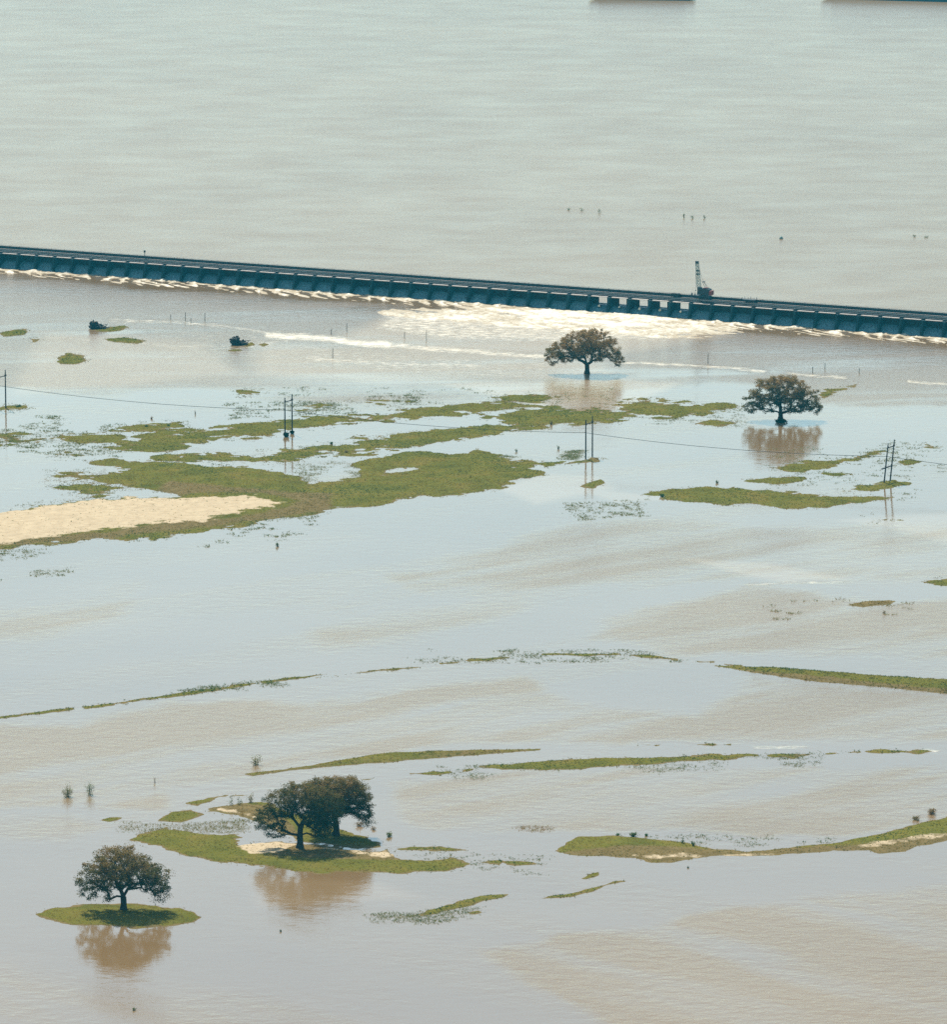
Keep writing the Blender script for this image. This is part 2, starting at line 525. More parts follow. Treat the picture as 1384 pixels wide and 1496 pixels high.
def foam_field(PX, PY, u, v):
    f = np.zeros(PX.shape)
    f = np.maximum(f, 0.98 * soft_poly(PX, PY, [(690, 447), (880, 452), (1000, 462), (1060, 470), (1020, 477), (940, 482), (860, 480), (760, 468)], 14))
    f = np.maximum(f, 0.82 * soft_poly(PX, PY, [(560, 455), (700, 448), (1060, 470), (1080, 485), (960, 500), (840, 505), (640, 500), (540, 480)], 30))
    f = np.maximum(f, 0.52 * soft_poly(PX, PY, [(180, 470), (330, 480), (450, 488), (700, 520), (690, 545), (440, 540), (300, 530), (230, 500)], 22))
    f = np.maximum(f, 0.58 * soft_poly(PX, PY, [(460, 505), (640, 515), (820, 525), (800, 560), (560, 548), (430, 525)], 24))
    for pts, w, s in FOAM_LINES:
        xs = [p[0] for p in pts]; ys = [p[1] for p in pts]
        sel = (PX > min(xs) - 20) & (PX < max(xs) + 20) & (PY > min(ys) - 20) & (PY < max(ys) + 20)
        if sel.any():
            d = line_dist(PX[sel], PY[sel], pts)
            f[sel] = np.maximum(f[sel], s * np.exp(-(d / (1.9 * w)) ** 2))
    return f

def build_flood():
    xs = np.concatenate([[-9000, -3000, -1200, -600, -350, -230], np.arange(-185, 190, 1.0), [235, 350, 600, 1200, 3000, 9000]])
    ys = np.concatenate([[-4000, -1500, -400, 100, 400, 600, 700], np.arange(745, 1700, 1.5)])
    X, Y = np.meshgrid(xs, ys)
    # the sheet ends under the weir: last rows are clamped to the weir line
    u, v = weir_uv(X, Y)
    over = v < -1.0
    X = X.copy(); Y = Y.copy()
    # push vertices behind the weir back onto a line just inside it
    sh = np.where(over, (-1.0 - v), 0.0)
    Y = Y - sh / abs(wn.y)
    u, v = weir_uv(X, Y)
    PX, PY = px_np(X, Y)
    PX = np.clip(PX, -3000, 4500); PY = np.clip(PY, 0, 4000)
    wx = PX + 50 * fbm(X * 0.03, Y * 0.016, 5, 5, 0.6) ; wy = PY + 15 * fbm(X * 0.04, Y * 0.018, 9, 5, 0.6)
    rip = np.zeros(X.shape)
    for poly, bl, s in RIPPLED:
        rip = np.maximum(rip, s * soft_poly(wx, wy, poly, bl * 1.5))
    streak = fbm(X * 0.035 + 0.01 * Y, Y * 0.035, 31, 4)
    # long current streaks: one set running up to the right, one running down to the right
    def flow(ang, seed):
        c, s_ = math.cos(ang), math.sin(ang)
        a = X * c + Y * s_; b_ = -X * s_ + Y * c
        wv = 10 * fbm(X * 0.01, Y * 0.01, seed + 3, 3)
        return fbm(a * 0.010, (b_ + wv) * 0.075, seed, 5, 0.62)
    f1 = flow(math.radians(42), 401); f2 = flow(math.radians(-48), 431); f3 = flow(math.radians(8), 461)
    wl = smooth(1150, 1330, PY); wt_ = smooth(700, 560, PY)
    fl = f1 * (1 - wl) * (1 - wt_) + f2 * wl + f3 * wt_
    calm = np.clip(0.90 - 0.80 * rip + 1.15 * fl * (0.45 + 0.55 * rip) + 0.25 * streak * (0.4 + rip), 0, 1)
    sho = np.zeros(X.shape)
    for poly, bl, s in SHOALS:
        sho = np.maximum(sho, s * soft_poly(wx * 0.4 + PX * 0.6, wy * 0.3 + PY * 0.7, poly, bl))
    sho = np.clip(sho + 0.25 * sho * streak, 0, 1)
    foam = foam_field(PX + 6 * fbm(X * .1, Y * .06, 3), PY + 2.4 * fbm(X * 0.12, Y * 0.06, 8), u, v)
    Z = np.zeros(X.shape)
    V = np.stack([X.ravel(), Y.ravel(), Z.ravel()], 1)
    ny, nx = X.shape
    i = np.arange(nx - 1); j = np.arange(ny - 1)
    I, J = np.meshgrid(i, j)
    a = (J * nx + I).ravel()
    F = np.stack([a, a + 1, a + nx + 1, a + nx], 1)
    keep = ~(over.ravel()[F].all(1))
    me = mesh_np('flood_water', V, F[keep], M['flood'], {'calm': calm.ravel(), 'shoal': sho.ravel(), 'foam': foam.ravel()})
    tag(link_mesh('flood_water', me), kind='structure')
build_flood()

# river above the weir, 2.15 m higher
ra = WA + wn * -1.5 - wdir * 6000; rb = WA + wn * -1.5 + wdir * 6000
far = Vector((0, 12000, 0))
mb = MB()
mb.v = [(ra.x, ra.y, Z_UP), (rb.x, rb.y, Z_UP), (9000, 14000, Z_UP), (-9000, 14000, Z_UP)]
mb.f = [(0, 1, 2, 3)]
tag(mb.build('river', M['river']), kind='structure')

# churned foam below the weir
def build_foam():
    us = np.arange(-30, wlen + 30, 0.42); vs = np.arange(0.3, 46, 0.55)
    U, Vv = np.meshgrid(us, vs)
    X = WA.x + U * wdir.x + Vv * wn.x; Y = WA.y + U * wdir.y + Vv * wn.y
    PX, PY = px_np(X, Y)
    big = foam_field(PX, PY, U, Vv)
    # a tongue of foam from every bay, dragged to the right as it runs out
    ph = ((U - 0.55 * Vv + 5.0 * fbm(U * 0.07, Vv * 0.12, 61, 3)) / BAY) % 1.0
    reach = 7.5 + 6.5 * ph + 3.0 * fbm(U * 0.06, Vv * 0.05, 77)
    toe = smooth(1.0, -3.0, Vv - reach) * (0.55 + 0.45 * smooth(0.15, 0.5, np.abs(ph - 0.5)))
    second = 0.75 * np.exp(-((Vv - 11 - 4.5 * ph) / 1.8) ** 2) * (0.4 + 0.6 * vnoise(U * 0.08, U * 0 + 3, 4))
    f = np.maximum(np.maximum(toe * (0.75 + 0.3 * ph), second), big * 0.95)
    f = f * (0.82 + 0.75 * fbm(U * 0.22 - Vv * 0.1, Vv * 0.30, 19))
    f = np.clip(f, 0, 1)
    t = fbm(U * 0.35 - 0.25 * Vv, Vv * 0.55, 55, 4)
    amp = np.where(Vv < 12, 1.0, 0.6)
    Z = (f - 0.32) * 0.55 * amp + t * 0.42 * f * amp
    fade = smooth(46, 38, Vv)
    Z = Z * fade - (1 - fade) * 0.2
    Vt = np.stack([X.ravel(), Y.ravel(), Z.ravel()], 1)
    ny, nx = X.shape
    I, J = np.meshgrid(np.arange(nx - 1), np.arange(ny - 1))
    a = (J * nx + I).ravel()
    F = np.stack([a, a + nx, a + nx + 1, a + 1], 1)
    zr = Z.ravel()
    keep = (zr[F] > -0.02).any(1)
    me = mesh_np('foam', Vt, F[keep], M['foam'], {'foam': f.ravel()}, True)
    tag(link_mesh('foam', me), 'churned cream white foam breaking along the foot of the weir', 'foam', kind='stuff')
build_foam()

# ------------------------------------------------------------------ land above the water
GRASS_V = []; GRASS_T = []
def grid_region(name, polys, holes=(), cell=(0.4, 0.8), rag=0.25, hgt=0.5, sand=(), dirt=(), dens=1.0, fray=0.0, tall=0.34, mindirt=0.0, tint=0.5):
    P = [at_np(p) for p in polys]; H = [at_np(p) for p in holes]
    S = [(at_np(t[0]), t[1], t[2] if len(t) > 2 else 1.0) for t in sand]; D = [(at_np(p), bl) for p, bl in dirt]
    allp = np.concatenate(P)
    pad = 4.0
    xs = np.arange(allp[:, 0].min() - pad, allp[:, 0].max() + pad, cell[0])
    ys = np.arange(allp[:, 1].min() - pad * 1.5, allp[:, 1].max() + pad * 1.5, cell[1])
    X, Y = np.meshgrid(xs, ys)
    sd = np.full(X.shape, -1e9)
    K = 0.45      # distances in depth count less: banks lie along the current
    for p in P:
        sd = np.maximum(sd, poly_sd(X, Y * K, p * np.array([1, K])))
    for p in H:
        sd = np.minimum(sd, -poly_sd(X, Y * K, p * np.array([1, K])))
    n1 = fbm(X * 0.075, Y * 0.085, 100, 5, 0.68); n2 = fbm(X * 0.32, Y * 0.42, 140, 3, 0.6)
    h = np.where(sd > 0, hgt * (1 - np.exp(-sd / (2.5 + 3.0 * fray))), (0.22 - 0.10 * fray) * sd)
    e = np.exp(-np.abs(sd) / (1.2 + 3 * fray))
    h = h + rag * (n1 * 1.15 + n2 * 0.60) * (0.25 + 0.75 * e)
    h = np.clip(h, -1.0, None)
    sa = np.zeros(X.shape); di = np.full(X.shape, mindirt)
    for p, bl, st in S:
        sa = np.maximum(sa, st * smooth(-bl, bl, poly_sd(X, Y * K, p * np.array([1, K])) + bl * (2.0 * n1 + 1.4 * n2)))
    for p, bl in D:
        di = np.maximum(di, smooth(-bl, bl, poly_sd(X, Y * K, p * np.array([1, K])) + 0.8 * n1))
    di = di + 0.30 * fbm(X * 0.07, Y * 0.05, 171, 4, 0.6) + 0.04
    di = np.maximum(di, 0.8 * np.exp(-((h - 0.02) / 0.05) ** 2))
    ny, nx = X.shape
    I, J = np.meshgrid(np.arange(nx - 1), np.arange(ny - 1))
    a = (J * nx + I).ravel()
    F = np.stack([a, a + 1, a + nx + 1, a + nx], 1)
    hr = h.ravel()
    keep = (hr[F] > -0.12).any(1)
    F = F[keep]
    used = np.unique(F); rm = np.full(hr.size, -1); rm[used] = np.arange(used.size)
    Vt = np.stack([X.ravel(), Y.ravel(), hr], 1)[used]
    if name:
        me = mesh_np(name, Vt, rm[F], M['land'], {'sand': sa.ravel()[used], 'dirt': di.ravel()[used]}, True)
        tag(link_mesh(name, me), kind='structure')
    # grass tufts
    area = cell[0] * cell[1]
    cnt = RNG.poisson(dens * 4.2 * area, X.size)
    idx = np.repeat(np.arange(X.size), cnt)
    jx = X.ravel()[idx] + (RNG.random(idx.size) - 0.5) * cell[0]
    jy = Y.ravel()[idx] + (RNG.random(idx.size) - 0.5) * cell[1]
    hh = hr[idx]; ss = sa.ravel()[idx]
    thick = 0.5 + 0.5 * fbm(jx * 0.4, jy * 0.3, 210, 3)
    ok = ((hh > 0.03) & (RNG.random(idx.size) > ss * 0.95) & (thick > 0.18)) | ((hh > -0.05 - 0.28 * fray) & (hh <= 0.03) & (RNG.random(idx.size) < 0.12 + 0.35 * fray) & (thick > 0.45) & (ss < 0.3))
    jx, jy, hh, thick = jx[ok], jy[ok], hh[ok], thick[ok]
    tn = np.clip(tint + 1.05 * fbm(jx * 0.045, jy * 0.05, 300, 5, 0.68) + 0.22 * (RNG.random(jx.size) - 0.5) * 2 + 0.22 * di.ravel()[idx][ok] - 0.10 * (hh < 0.1), 0, 1)
    yb = at_np([(705, 660)])[0]; tn = np.clip(tn + 0.45 * np.exp(-((jx - yb[0]) / 9) ** 2 - ((jy - yb[1]) / 8) ** 2), 0, 0.95)
    size = 0.58 * tall * (0.5 + 0.9 * RNG.random(jx.size)) * (0.6 + 0.7 * thick)
    GRASS_V.append(np.stack([jx, jy, np.maximum(hh, -0.03), size], 1)); GRASS_T.append(tn)

def tufts(name, P, T, mat, blades=3, width=0.42):
    """P (n,4): x y z size -> fans of narrow blades"""
    n = len(P)
    vs = []; ts = []
    for b in range(blades):
        an = RNG.random(n) * 2 * PI; lean = (0.5 + 1.3 * RNG.random(n))
        w = P[:, 3] * width * (0.7 + 0.6 * RNG.random(n))
        ca, sa = np.cos(an), np.sin(an)
        la = RNG.random(n) * 2 * PI
        base = P[:, :3]
        p0 = base + np.stack([-ca * w, -sa * w, -0.05 + 0 * w], 1)
        p1 = base + np.stack([ca * w, sa * w, -0.05 + 0 * w], 1)
        p2 = base + np.stack([np.cos(la) * lean * P[:, 3], np.sin(la) * lean * P[:, 3], P[:, 3] * (0.35 + 0.5 * RNG.random(n))], 1)
        vs.append(np.stack([p0, p1, p2], 1)); ts.append(np.repeat(T, 3).reshape(n, 3))
    V = np.concatenate(vs).reshape(-1, 3); A = np.concatenate(ts).ravel()
    F = np.arange(len(V)).reshape(-1, 3)
    return mesh_np(name, V, F, mat, {'tint': A})

# the large grass and sand mass
G1 = [(-60, 765), (0, 752), (40, 742), (80, 733), (150, 729), (205, 728), (256, 725), (240, 718), (205, 712), (163, 706), (116, 698), (150, 693), (189, 687), (165, 683), (134, 675), (160, 671), (216, 671), (316, 680), (382, 686), (443, 696), (460, 690), (500, 685), (530, 676), (573, 666), (586, 661), (616, 657), (659, 664), (672, 660), (699, 655), (732, 661), (736, 671), (765, 672), (832, 674), (820, 679), (782, 683), (749, 683), (770, 686), (799, 691), (799, 695), (766, 700), (732, 714), (666, 721), (599, 728), (533, 739), (466, 748), (400, 758), (366, 766), (299, 777), (233, 786), (199, 788), (133, 790), (66, 795), (0, 800), (-60, 806)]
grid_region('grass_bank', [G1],
    holes=[[(440, 693), (470, 681), (520, 681), (528, 690), (500, 700), (450, 707)], [(552, 688), (580, 682), (606, 685), (590, 691), (560, 692)]],
    cell=(0.4, 0.75), rag=0.55, hgt=0.55, fray=0.4,
    sand=[([(-60, 765), (0, 752), (80, 736), (150, 731), (256, 727), (330, 727), (372, 727), (412, 738), (380, 745), (330, 757), (300, 763), (240, 765), (150, 776), (60, 786), (-60, 800)], 1.6)],
    dirt=[([(250, 765), (340, 758), (420, 745), (440, 735), (380, 722), (300, 722), (220, 725), (250, 706), (330, 716), (480, 725), (480, 745), (300, 772), (100, 792), (-60, 803), (-60, 797), (150, 780)], 3.0)])
B1 = [(70, 641), (83, 634), (143, 631), (179, 636), (186, 642), (219, 631), (299, 627), (366, 620), (412, 615), (460, 608), (533, 605), (599, 599), (666, 592), (732, 589), (799, 589), (812, 592), (782, 595), (732, 600), (682, 606), (633, 611), (566, 616), (500, 620), (450, 624), (399, 629), (379, 640), (316, 640), (292, 650), (266, 656), (166, 659), (150, 655), (166, 650), (113, 648), (90, 644)]
B2 = [(233, 668), (309, 664), (389, 660), (430, 651), (500, 645), (510, 640), (550, 635), (599, 633), (666, 627), (716, 622), (749, 619), (709, 610), (759, 602), (799, 599), (850, 602), (884, 597), (922, 584), (969, 584), (1053, 589), (1087, 596), (1053, 602), (990, 610), (948, 612), (884, 618), (825, 622), (749, 629), (699, 637), (633, 644), (616, 650), (550, 662), (500, 666), (460, 669), (430, 674), (400, 679), (366, 682), (282, 677), (216, 671)]
grid_region('grass_bank', [B1, B2], cell=(0.42, 0.8), rag=0.70, hgt=0.36, fray=0.7)
grid_region('grass_bank', [[(931, 722), (990, 712), (1070, 711), (1137, 717), (1222, 723), (1306, 727), (1298, 733), (1201, 743), (1137, 742), (1095, 737), (1053, 738), (990, 730), (969, 728)]], rag=0.45, hgt=0.5, fray=0.45, tint=0.38)
grid_region('grass_bank', [[(1129, 682), (1180, 672), (1239, 667), (1294, 655), (1300, 660), (1247, 676), (1222, 682), (1171, 689), (1146, 687)],
    [(1205, 692), (1264, 687), (1260, 691), (1222, 696)], [(1091, 703), (1129, 699), (1176, 696), (1180, 701), (1137, 706)],
    [(1222, 716), (1264, 709), (1306, 702), (1336, 706), (1306, 714), (1256, 717)], [(1270, 760), (1294, 755), (1321, 760), (1318, 763), (1280, 763)], [(1245, 752), (1276, 750), (1268, 757)]],
    rag=0.42, hgt=0.45, fray=0.5, tint=0.36)
grid_region('grass_bank', [[(1017, 619), (1036, 613), (1074, 618), (1053, 623)], [(1195, 577), (1205, 569), (1251, 563), (1256, 567), (1226, 573), (1205, 582)],
    [(1340, 653), (1356, 650), (1384, 655), (1360, 658)], [(1310, 676), (1330, 671), (1342, 675), (1325, 679)]], rag=0.25, hgt=0.35, fray=0.5)
grid_region('grass_bank', [[(838, 673), (863, 668), (889, 671), (876, 675), (820, 679)], [(838, 712), (855, 708), (878, 701), (882, 706), (867, 714)]], rag=0.18, hgt=0.35, fray=0.4)
grid_region('grass_bank', [[(0, 486), (20, 480), (44, 480), (34, 489), (4, 492)], [(36, 495), (50, 492), (63, 497), (50, 501)], [(83, 524), (98, 516), (122, 519), (132, 526), (110, 532), (86, 532)],
    [(126, 482), (145, 479), (180, 476), (188, 478), (176, 483), (150, 485)], [(152, 495), (180, 493), (216, 498), (200, 502), (170, 500)],
    [(328, 512), (345, 509), (354, 512), (340, 514)], [(352, 504), (368, 500), (372, 504), (360, 507)], [(377, 503), (387, 500), (393, 503), (384, 506)]], cell=(0.35, 0.8), rag=0.16, hgt=0.3, fray=0.35, tint=0.35)
# frayed weeds among the upper banks
grid_region('weed_bank', [[(-40, 640), (20, 634), (80, 632), (70, 645), (0, 652), (-40, 650)], [(82, 664), (100, 660), (132, 663), (124, 668), (96, 669)],
    [(433, 594), (470, 590), (500, 597), (480, 603), (440, 602)], [(516, 585), (560, 581), (606, 586), (560, 592)], [(716, 581), (770, 576), (818, 580), (770, 586)],
    [(350, 571), (364, 570), (376, 574), (360, 576)], [(80, 690), (150, 688), (160, 697), (100, 702)], [(84, 711), (130, 708), (175, 713), (120, 718)], [(115, 722), (165, 721), (140, 727)], [(30, 744), (54, 736), (56, 742)],
    [(160, 629), (190, 620), (260, 618), (268, 628), (200, 631)], [(-10, 600), (12, 594), (38, 593), (20, 598)]], cell=(0.35, 0.8), rag=0.42, hgt=0.10, fray=1.0, tint=0.25)
# brown islet
grid_region('mud_islet', [[(1238, 884), (1262, 878), (1300, 876), (1313, 878), (1300, 883), (1262, 887)]], cell=(0.3, 0.6), rag=0.12, hgt=0.4, mindirt=0.8, tint=0.75, tall=0.5)
grid_region('mud_islet', [[(1348, 850), (1384, 845), (1440, 848), (1440, 860), (1384, 857)]], cell=(0.3, 0.6), rag=0.25, hgt=0.4, fray=0.4, tint=0.1)
# thin old levee lines, drowned but for their crests
grid_region('drowned_levee', [[(-60, 1056), (0, 1047), (106, 1034), (106, 1037), (0, 1051), (-60, 1060)], [(122, 1033), (212, 1020), (216, 1022), (124, 1036)],
    [(374, 994), (430, 989), (486, 982), (486, 985), (440, 992), (384, 999)], [(455, 990), (540, 979), (614, 973), (614, 976), (540, 983), (460, 992)], [(642, 966), (690, 963), (725, 962), (716, 966), (648, 967)],
    [(290, 1010), (340, 1003), (370, 997), (340, 1006)], [(794, 956), (838, 954), (838, 957)], [(640, 968), (700, 963), (765, 957), (765, 959), (700, 966), (644, 971)], [(838, 955), (918, 955), (918, 957), (838, 957)], [(212, 1020), (300, 1008), (374, 997), (374, 999), (300, 1011), (214, 1023)], [(870, 955), (890, 955), (890, 957)]],
    cell=(0.28, 0.45), rag=0.22, hgt=0.62, fray=0.12, tint=0.18, tall=0.40)
grid_region('drowned_levee', [[(914, 956), (947, 956), (997, 962), (990, 965), (940, 961)], [(1013, 965), (1047, 966), (1047, 969), (1020, 968)], [(1055, 969), (1086, 972), (1084, 974), (1060, 972)]],
    cell=(0.28, 0.45), rag=0.14, hgt=0.5, fray=0.05, tint=0.25, tall=0.42)
grid_region('grass_levee', [[(1041, 972), (1095, 974), (1135, 975), (1194, 979), (1268, 986), (1384, 993), (1500, 1001), (1500, 1026), (1384, 1013), (1293, 1004), (1194, 995), (1145, 989), (1095, 981)]],
    cell=(0.28, 0.45), rag=0.14, hgt=1.1, dirt=[([(1090, 980), (1145, 986), (1194, 992), (1293, 1001), (1384, 1010), (1500, 1022), (1500, 1030), (1300, 1008), (1100, 984)], 1.0)], tint=0.32, tall=0.42)
grid_region('mud_levee', [[(358, 1131), (400, 1126), (440, 1120), (500, 1111), (540, 1103), (570, 1099), (644, 1096), (717, 1095), (789, 1094), (789, 1096), (681, 1104), (590, 1112), (500, 1118), (440, 1124), (400, 1129), (370, 1133)]],
    cell=(0.26, 0.42), rag=0.12, hgt=0.75, mindirt=0.45, tint=0.55, tall=0.36)
grid_region('drowned_levee', [[(677, 1127), (702, 1120), (771, 1115), (825, 1110), (879, 1106), (933, 1105), (1000, 1104), (1040, 1102), (1105, 1103), (1075, 1109), (1005, 1113), (930, 1119), (825, 1123), (753, 1123), (700, 1122)],
    [(1125, 1104), (1160, 1099), (1182, 1102), (1160, 1107)], [(1210, 1101), (1253, 1097), (1285, 1096), (1354, 1095), (1362, 1098), (1347, 1101), (1302, 1101), (1253, 1100)],
    [(600, 1130), (632, 1128), (658, 1128), (640, 1132)], [(518, 1139), (552, 1136), (540, 1139)], [(930, 1088), (965, 1088), (962, 1090)], [(1020, 1088), (1068, 1087), (1068, 1089)]],
    cell=(0.26, 0.42), rag=0.24, hgt=0.55, fray=0.15, tint=0.35, tall=0.36)
grid_region('grass_bank', [[(814, 1243), (828, 1232), (843, 1222), (897, 1221), (950, 1226), (1005, 1231), (1040, 1240), (1092, 1244), (1145, 1240), (1215, 1233), (1260, 1225), (1320, 1210), (1354, 1200), (1384, 1194), (1480, 1178), (1480, 1218), (1384, 1229), (1340, 1236), (1323, 1243), (1285, 1246), (1270, 1241), (1215, 1242), (1145, 1248), (1060, 1250), (1015, 1254), (985, 1261), (952, 1261), (930, 1254), (861, 1250), (835, 1248)]],
    cell=(0.26, 0.42), rag=0.18, hgt=0.6, sand=[([(925, 1251), (1000, 1250), (1080, 1248), (1130, 1248), (1020, 1253), (985, 1256), (950, 1257)], 0.5, 0.55), ([(1255, 1237), (1340, 1224), (1480, 1206), (1480, 1214), (1370, 1226), (1330, 1232), (1275, 1240)], 0.4, 0.5)],
    dirt=[([(830, 1246), (900, 1240), (1060, 1243), (1270, 1236), (1480, 1205), (1480, 1222), (1320, 1245), (1200, 1250), (1000, 1262), (900, 1256)], 1.5)], tint=0.50, tall=0.32)
grid_region('drowned_levee', [[(543, 1348), (579, 1339), (600, 1336), (590, 1341)], [(590, 1338), (637, 1328), (673, 1317), (702, 1309), (745, 1306), (727, 1312), (680, 1324), (644, 1332), (600, 1341)],
    [(677, 1334), (699, 1331), (703, 1333), (690, 1336)], [(782, 1314), (825, 1306), (861, 1298), (897, 1287), (922, 1286), (890, 1294), (861, 1305), (836, 1310), (800, 1313)],
    [(847, 1284), (861, 1277), (877, 1272), (875, 1279), (857, 1285)], [(625, 1330), (660, 1320), (640, 1336), (600, 1342)]],
    cell=(0.24, 0.4), rag=0.16, hgt=0.75, fray=0.10, tint=0.28, tall=0.34)
grid_region('drowned_levee', [[(566, 1241), (608, 1238), (645, 1238), (680, 1242), (640, 1243)], [(735, 1258), (770, 1258), (784, 1262), (760, 1265), (740, 1263)], [(690, 1260), (735, 1257), (730, 1264)]],
    cell=(0.24, 0.4), rag=0.18, hgt=0.42, fray=0.25, tint=0.25, tall=0.34)
# island of the pair of oaks
grid_region('oak_island', [[(178, 1229), (202, 1216), (243, 1209), (263, 1213), (304, 1217), (348, 1219), (352, 1224), (336, 1231), (350, 1236), (375, 1233), (411, 1230), (438, 1233), (474, 1233), (520, 1240), (540, 1247), (567, 1240), (575, 1252), (595, 1256), (663, 1254), (691, 1261), (682, 1270), (622, 1274), (540, 1276), (485, 1276), (430, 1275), (416, 1270), (375, 1267), (320, 1260), (263, 1247), (222, 1238)],
    [(300, 1184), (347, 1174), (380, 1171), (430, 1188), (470, 1195), (500, 1212), (540, 1225), (565, 1237), (545, 1242), (512, 1241), (470, 1234), (440, 1229), (416, 1221), (395, 1210), (375, 1200), (347, 1191), (320, 1186)]],
    cell=(0.22, 0.38), rag=0.24, hgt=0.55,
    sand=[([(348, 1235), (375, 1232), (411, 1230), (435, 1234), (420, 1246), (400, 1252), (370, 1248), (358, 1242)], 0.6, 0.75), ([(500, 1240), (540, 1248), (565, 1241), (576, 1250), (560, 1256), (520, 1250)], 0.6, 0.65), ([(320, 1184), (350, 1188), (385, 1202), (420, 1222), (440, 1230), (420, 1222), (400, 1206), (370, 1192)], 0.5, 0.7), ([(440, 1236), (520, 1243), (530, 1246), (460, 1241)], 0.5)],
    dirt=[([(300, 1182), (347, 1174), (400, 1178), (440, 1225), (400, 1220), (350, 1192)], 1.0), ([(350, 1236), (440, 1232), (560, 1238), (600, 1250), (560, 1258), (450, 1256), (400, 1252)], 1.5)], fray=0.3, tint=0.60, tall=0.30)
grid_region('grass_bank', [[(271, 1174), (304, 1165), (336, 1161), (308, 1170), (288, 1177)], [(231, 1199), (251, 1187), (279, 1183), (299, 1190), (263, 1200)], [(150, 1198), (160, 1195), (176, 1195), (160, 1200)],
    [(336, 1163), (372, 1160), (372, 1162)]], cell=(0.22, 0.38), rag=0.14, hgt=0.4, fray=0.2, tint=0.36, tall=0.30)
grid_region('oak_islet', [[(52, 1336), (66, 1331), (81, 1327), (121, 1322), (182, 1321), (227, 1323), (262, 1327), (284, 1334), (292, 1341), (283, 1348), (243, 1355), (194, 1358), (142, 1354), (101, 1351), (69, 1343)]],
    cell=(0.2, 0.36), rag=0.16, hgt=0.5, fray=0.12, dirt=[([(52, 1336), (90, 1350), (150, 1356), (200, 1359), (292, 1346), (284, 1362), (100, 1362)], 0.5)], tint=0.58, tall=0.26)

gv = np.concatenate(GRASS_V); gt = np.concatenate(GRASS_T)
print('tufts', len(gv))
tag(link_mesh('grass', tufts('grass', gv, gt, M['grass'])), 'olive green grass covering the banks, levees and islands in the flood', 'grass', kind='stuff')

# weeds poking out of the water
def weeds():
    P = []; T = []
    areas = [([(820, 735), (980, 728), (960, 752), (850, 760)], 110, 0.40, 0.3), ([(300, 760), (470, 752), (440, 790), (300, 800)], 45, 0.5, 0.2), ([(-20, 805), (120, 800), (100, 840), (-20, 850)], 70, 0.4, 0.3),
             ([(760, 655), (860, 655), (840, 672), (730, 668)], 200, 0.30, 0.3), ([(430, 676), (540, 672), (540, 700), (440, 705)], 200, 0.30, 0.4), ([(1290, 645), (1400, 645), (1400, 740), (1300, 735)], 60, 0.4, 0.3),
             ([(-20, 600), (180, 615), (180, 670), (-20, 660)], 260, 0.4, 0.15), ([(330, 590), (620, 575), (620, 600), (330, 612)], 200, 0.4, 0.1), ([(180, 1200), (260, 1205), (360, 1195), (360, 1215), (240, 1222), (190, 1230)], 260, 0.28, 0.5),
             ([(540, 1335), (700, 1325), (680, 1350), (550, 1350)], 160, 0.3, 0.2), ([(1100, 880), (1330, 870), (1330, 905), (1100, 910)], 18, 0.5, 0.6), ([(640, 1120), (1200, 1098), (1200, 1118), (660, 1140)], 220, 0.3, 0.1),
             ([(900, 1218), (1300, 1225), (1060, 1240)], 40, 0.35, 0.1), ([(250, 1008), (420, 990), (420, 1003), (250, 1016)], 90, 0.35, 0.1), ([(600, 950), (1000, 948), (1000, 968), (600, 970)], 140, 0.35, 0.1),
             ([(600, 1240), (820, 1250), (800, 1280), (600, 1262)], 60, 0.3, 0.1), ([(1120, 655), (1340, 640), (1330, 700), (1120, 715)], 160, 0.35, 0.2), ([(400, 565), (900, 565), (900, 592), (400, 600)], 120, 0.35, 0.1),
             ([(920, 600), (1090, 590), (1090, 625), (960, 625)], 120, 0.3, 0.2), ([(150, 690), (60, 700), (80, 735), (240, 722)], 90, 0.3, 0.7), ([(760, 1205), (870, 1208), (830, 1216), (760, 1214)], 30, 0.3, 0.8)]
    for poly, n, size, tint in areas:
        q = at_np(poly)
        k = 0; tries = 0
        while k < n and tries < n * 40:
            tries += 1
            x = RNG.uniform(q[:, 0].min(), q[:, 0].max()); y = RNG.uniform(q[:, 1].min(), q[:, 1].max())
            xa, ya = np.array([x]), np.array([y])
            if poly_sd(xa, ya, q)[0] < 0: continue
            if vnoise(xa * 0.12, ya * 0.08, 71)[0] < 0.45: continue
            for c in range(random.randint(4, 16)):
                P.append((x + random.gauss(0, 0.8), y + random.gauss(0, 0.6), -0.02, 0.85 * size * random.uniform(0.4, 1.3)))
                T.append(min(1, max(0, tint + random.uniform(-.2, .25))))
            k += 1
    return np.array(P), np.array(T)
wp, wtint = weeds()
tag(link_mesh('water_weed', tufts('water_weed', wp, wtint, M['reed'], 3, 0.22)), 'scattered weed tips poking out of the shallow muddy water', 'weeds', kind='stuff')

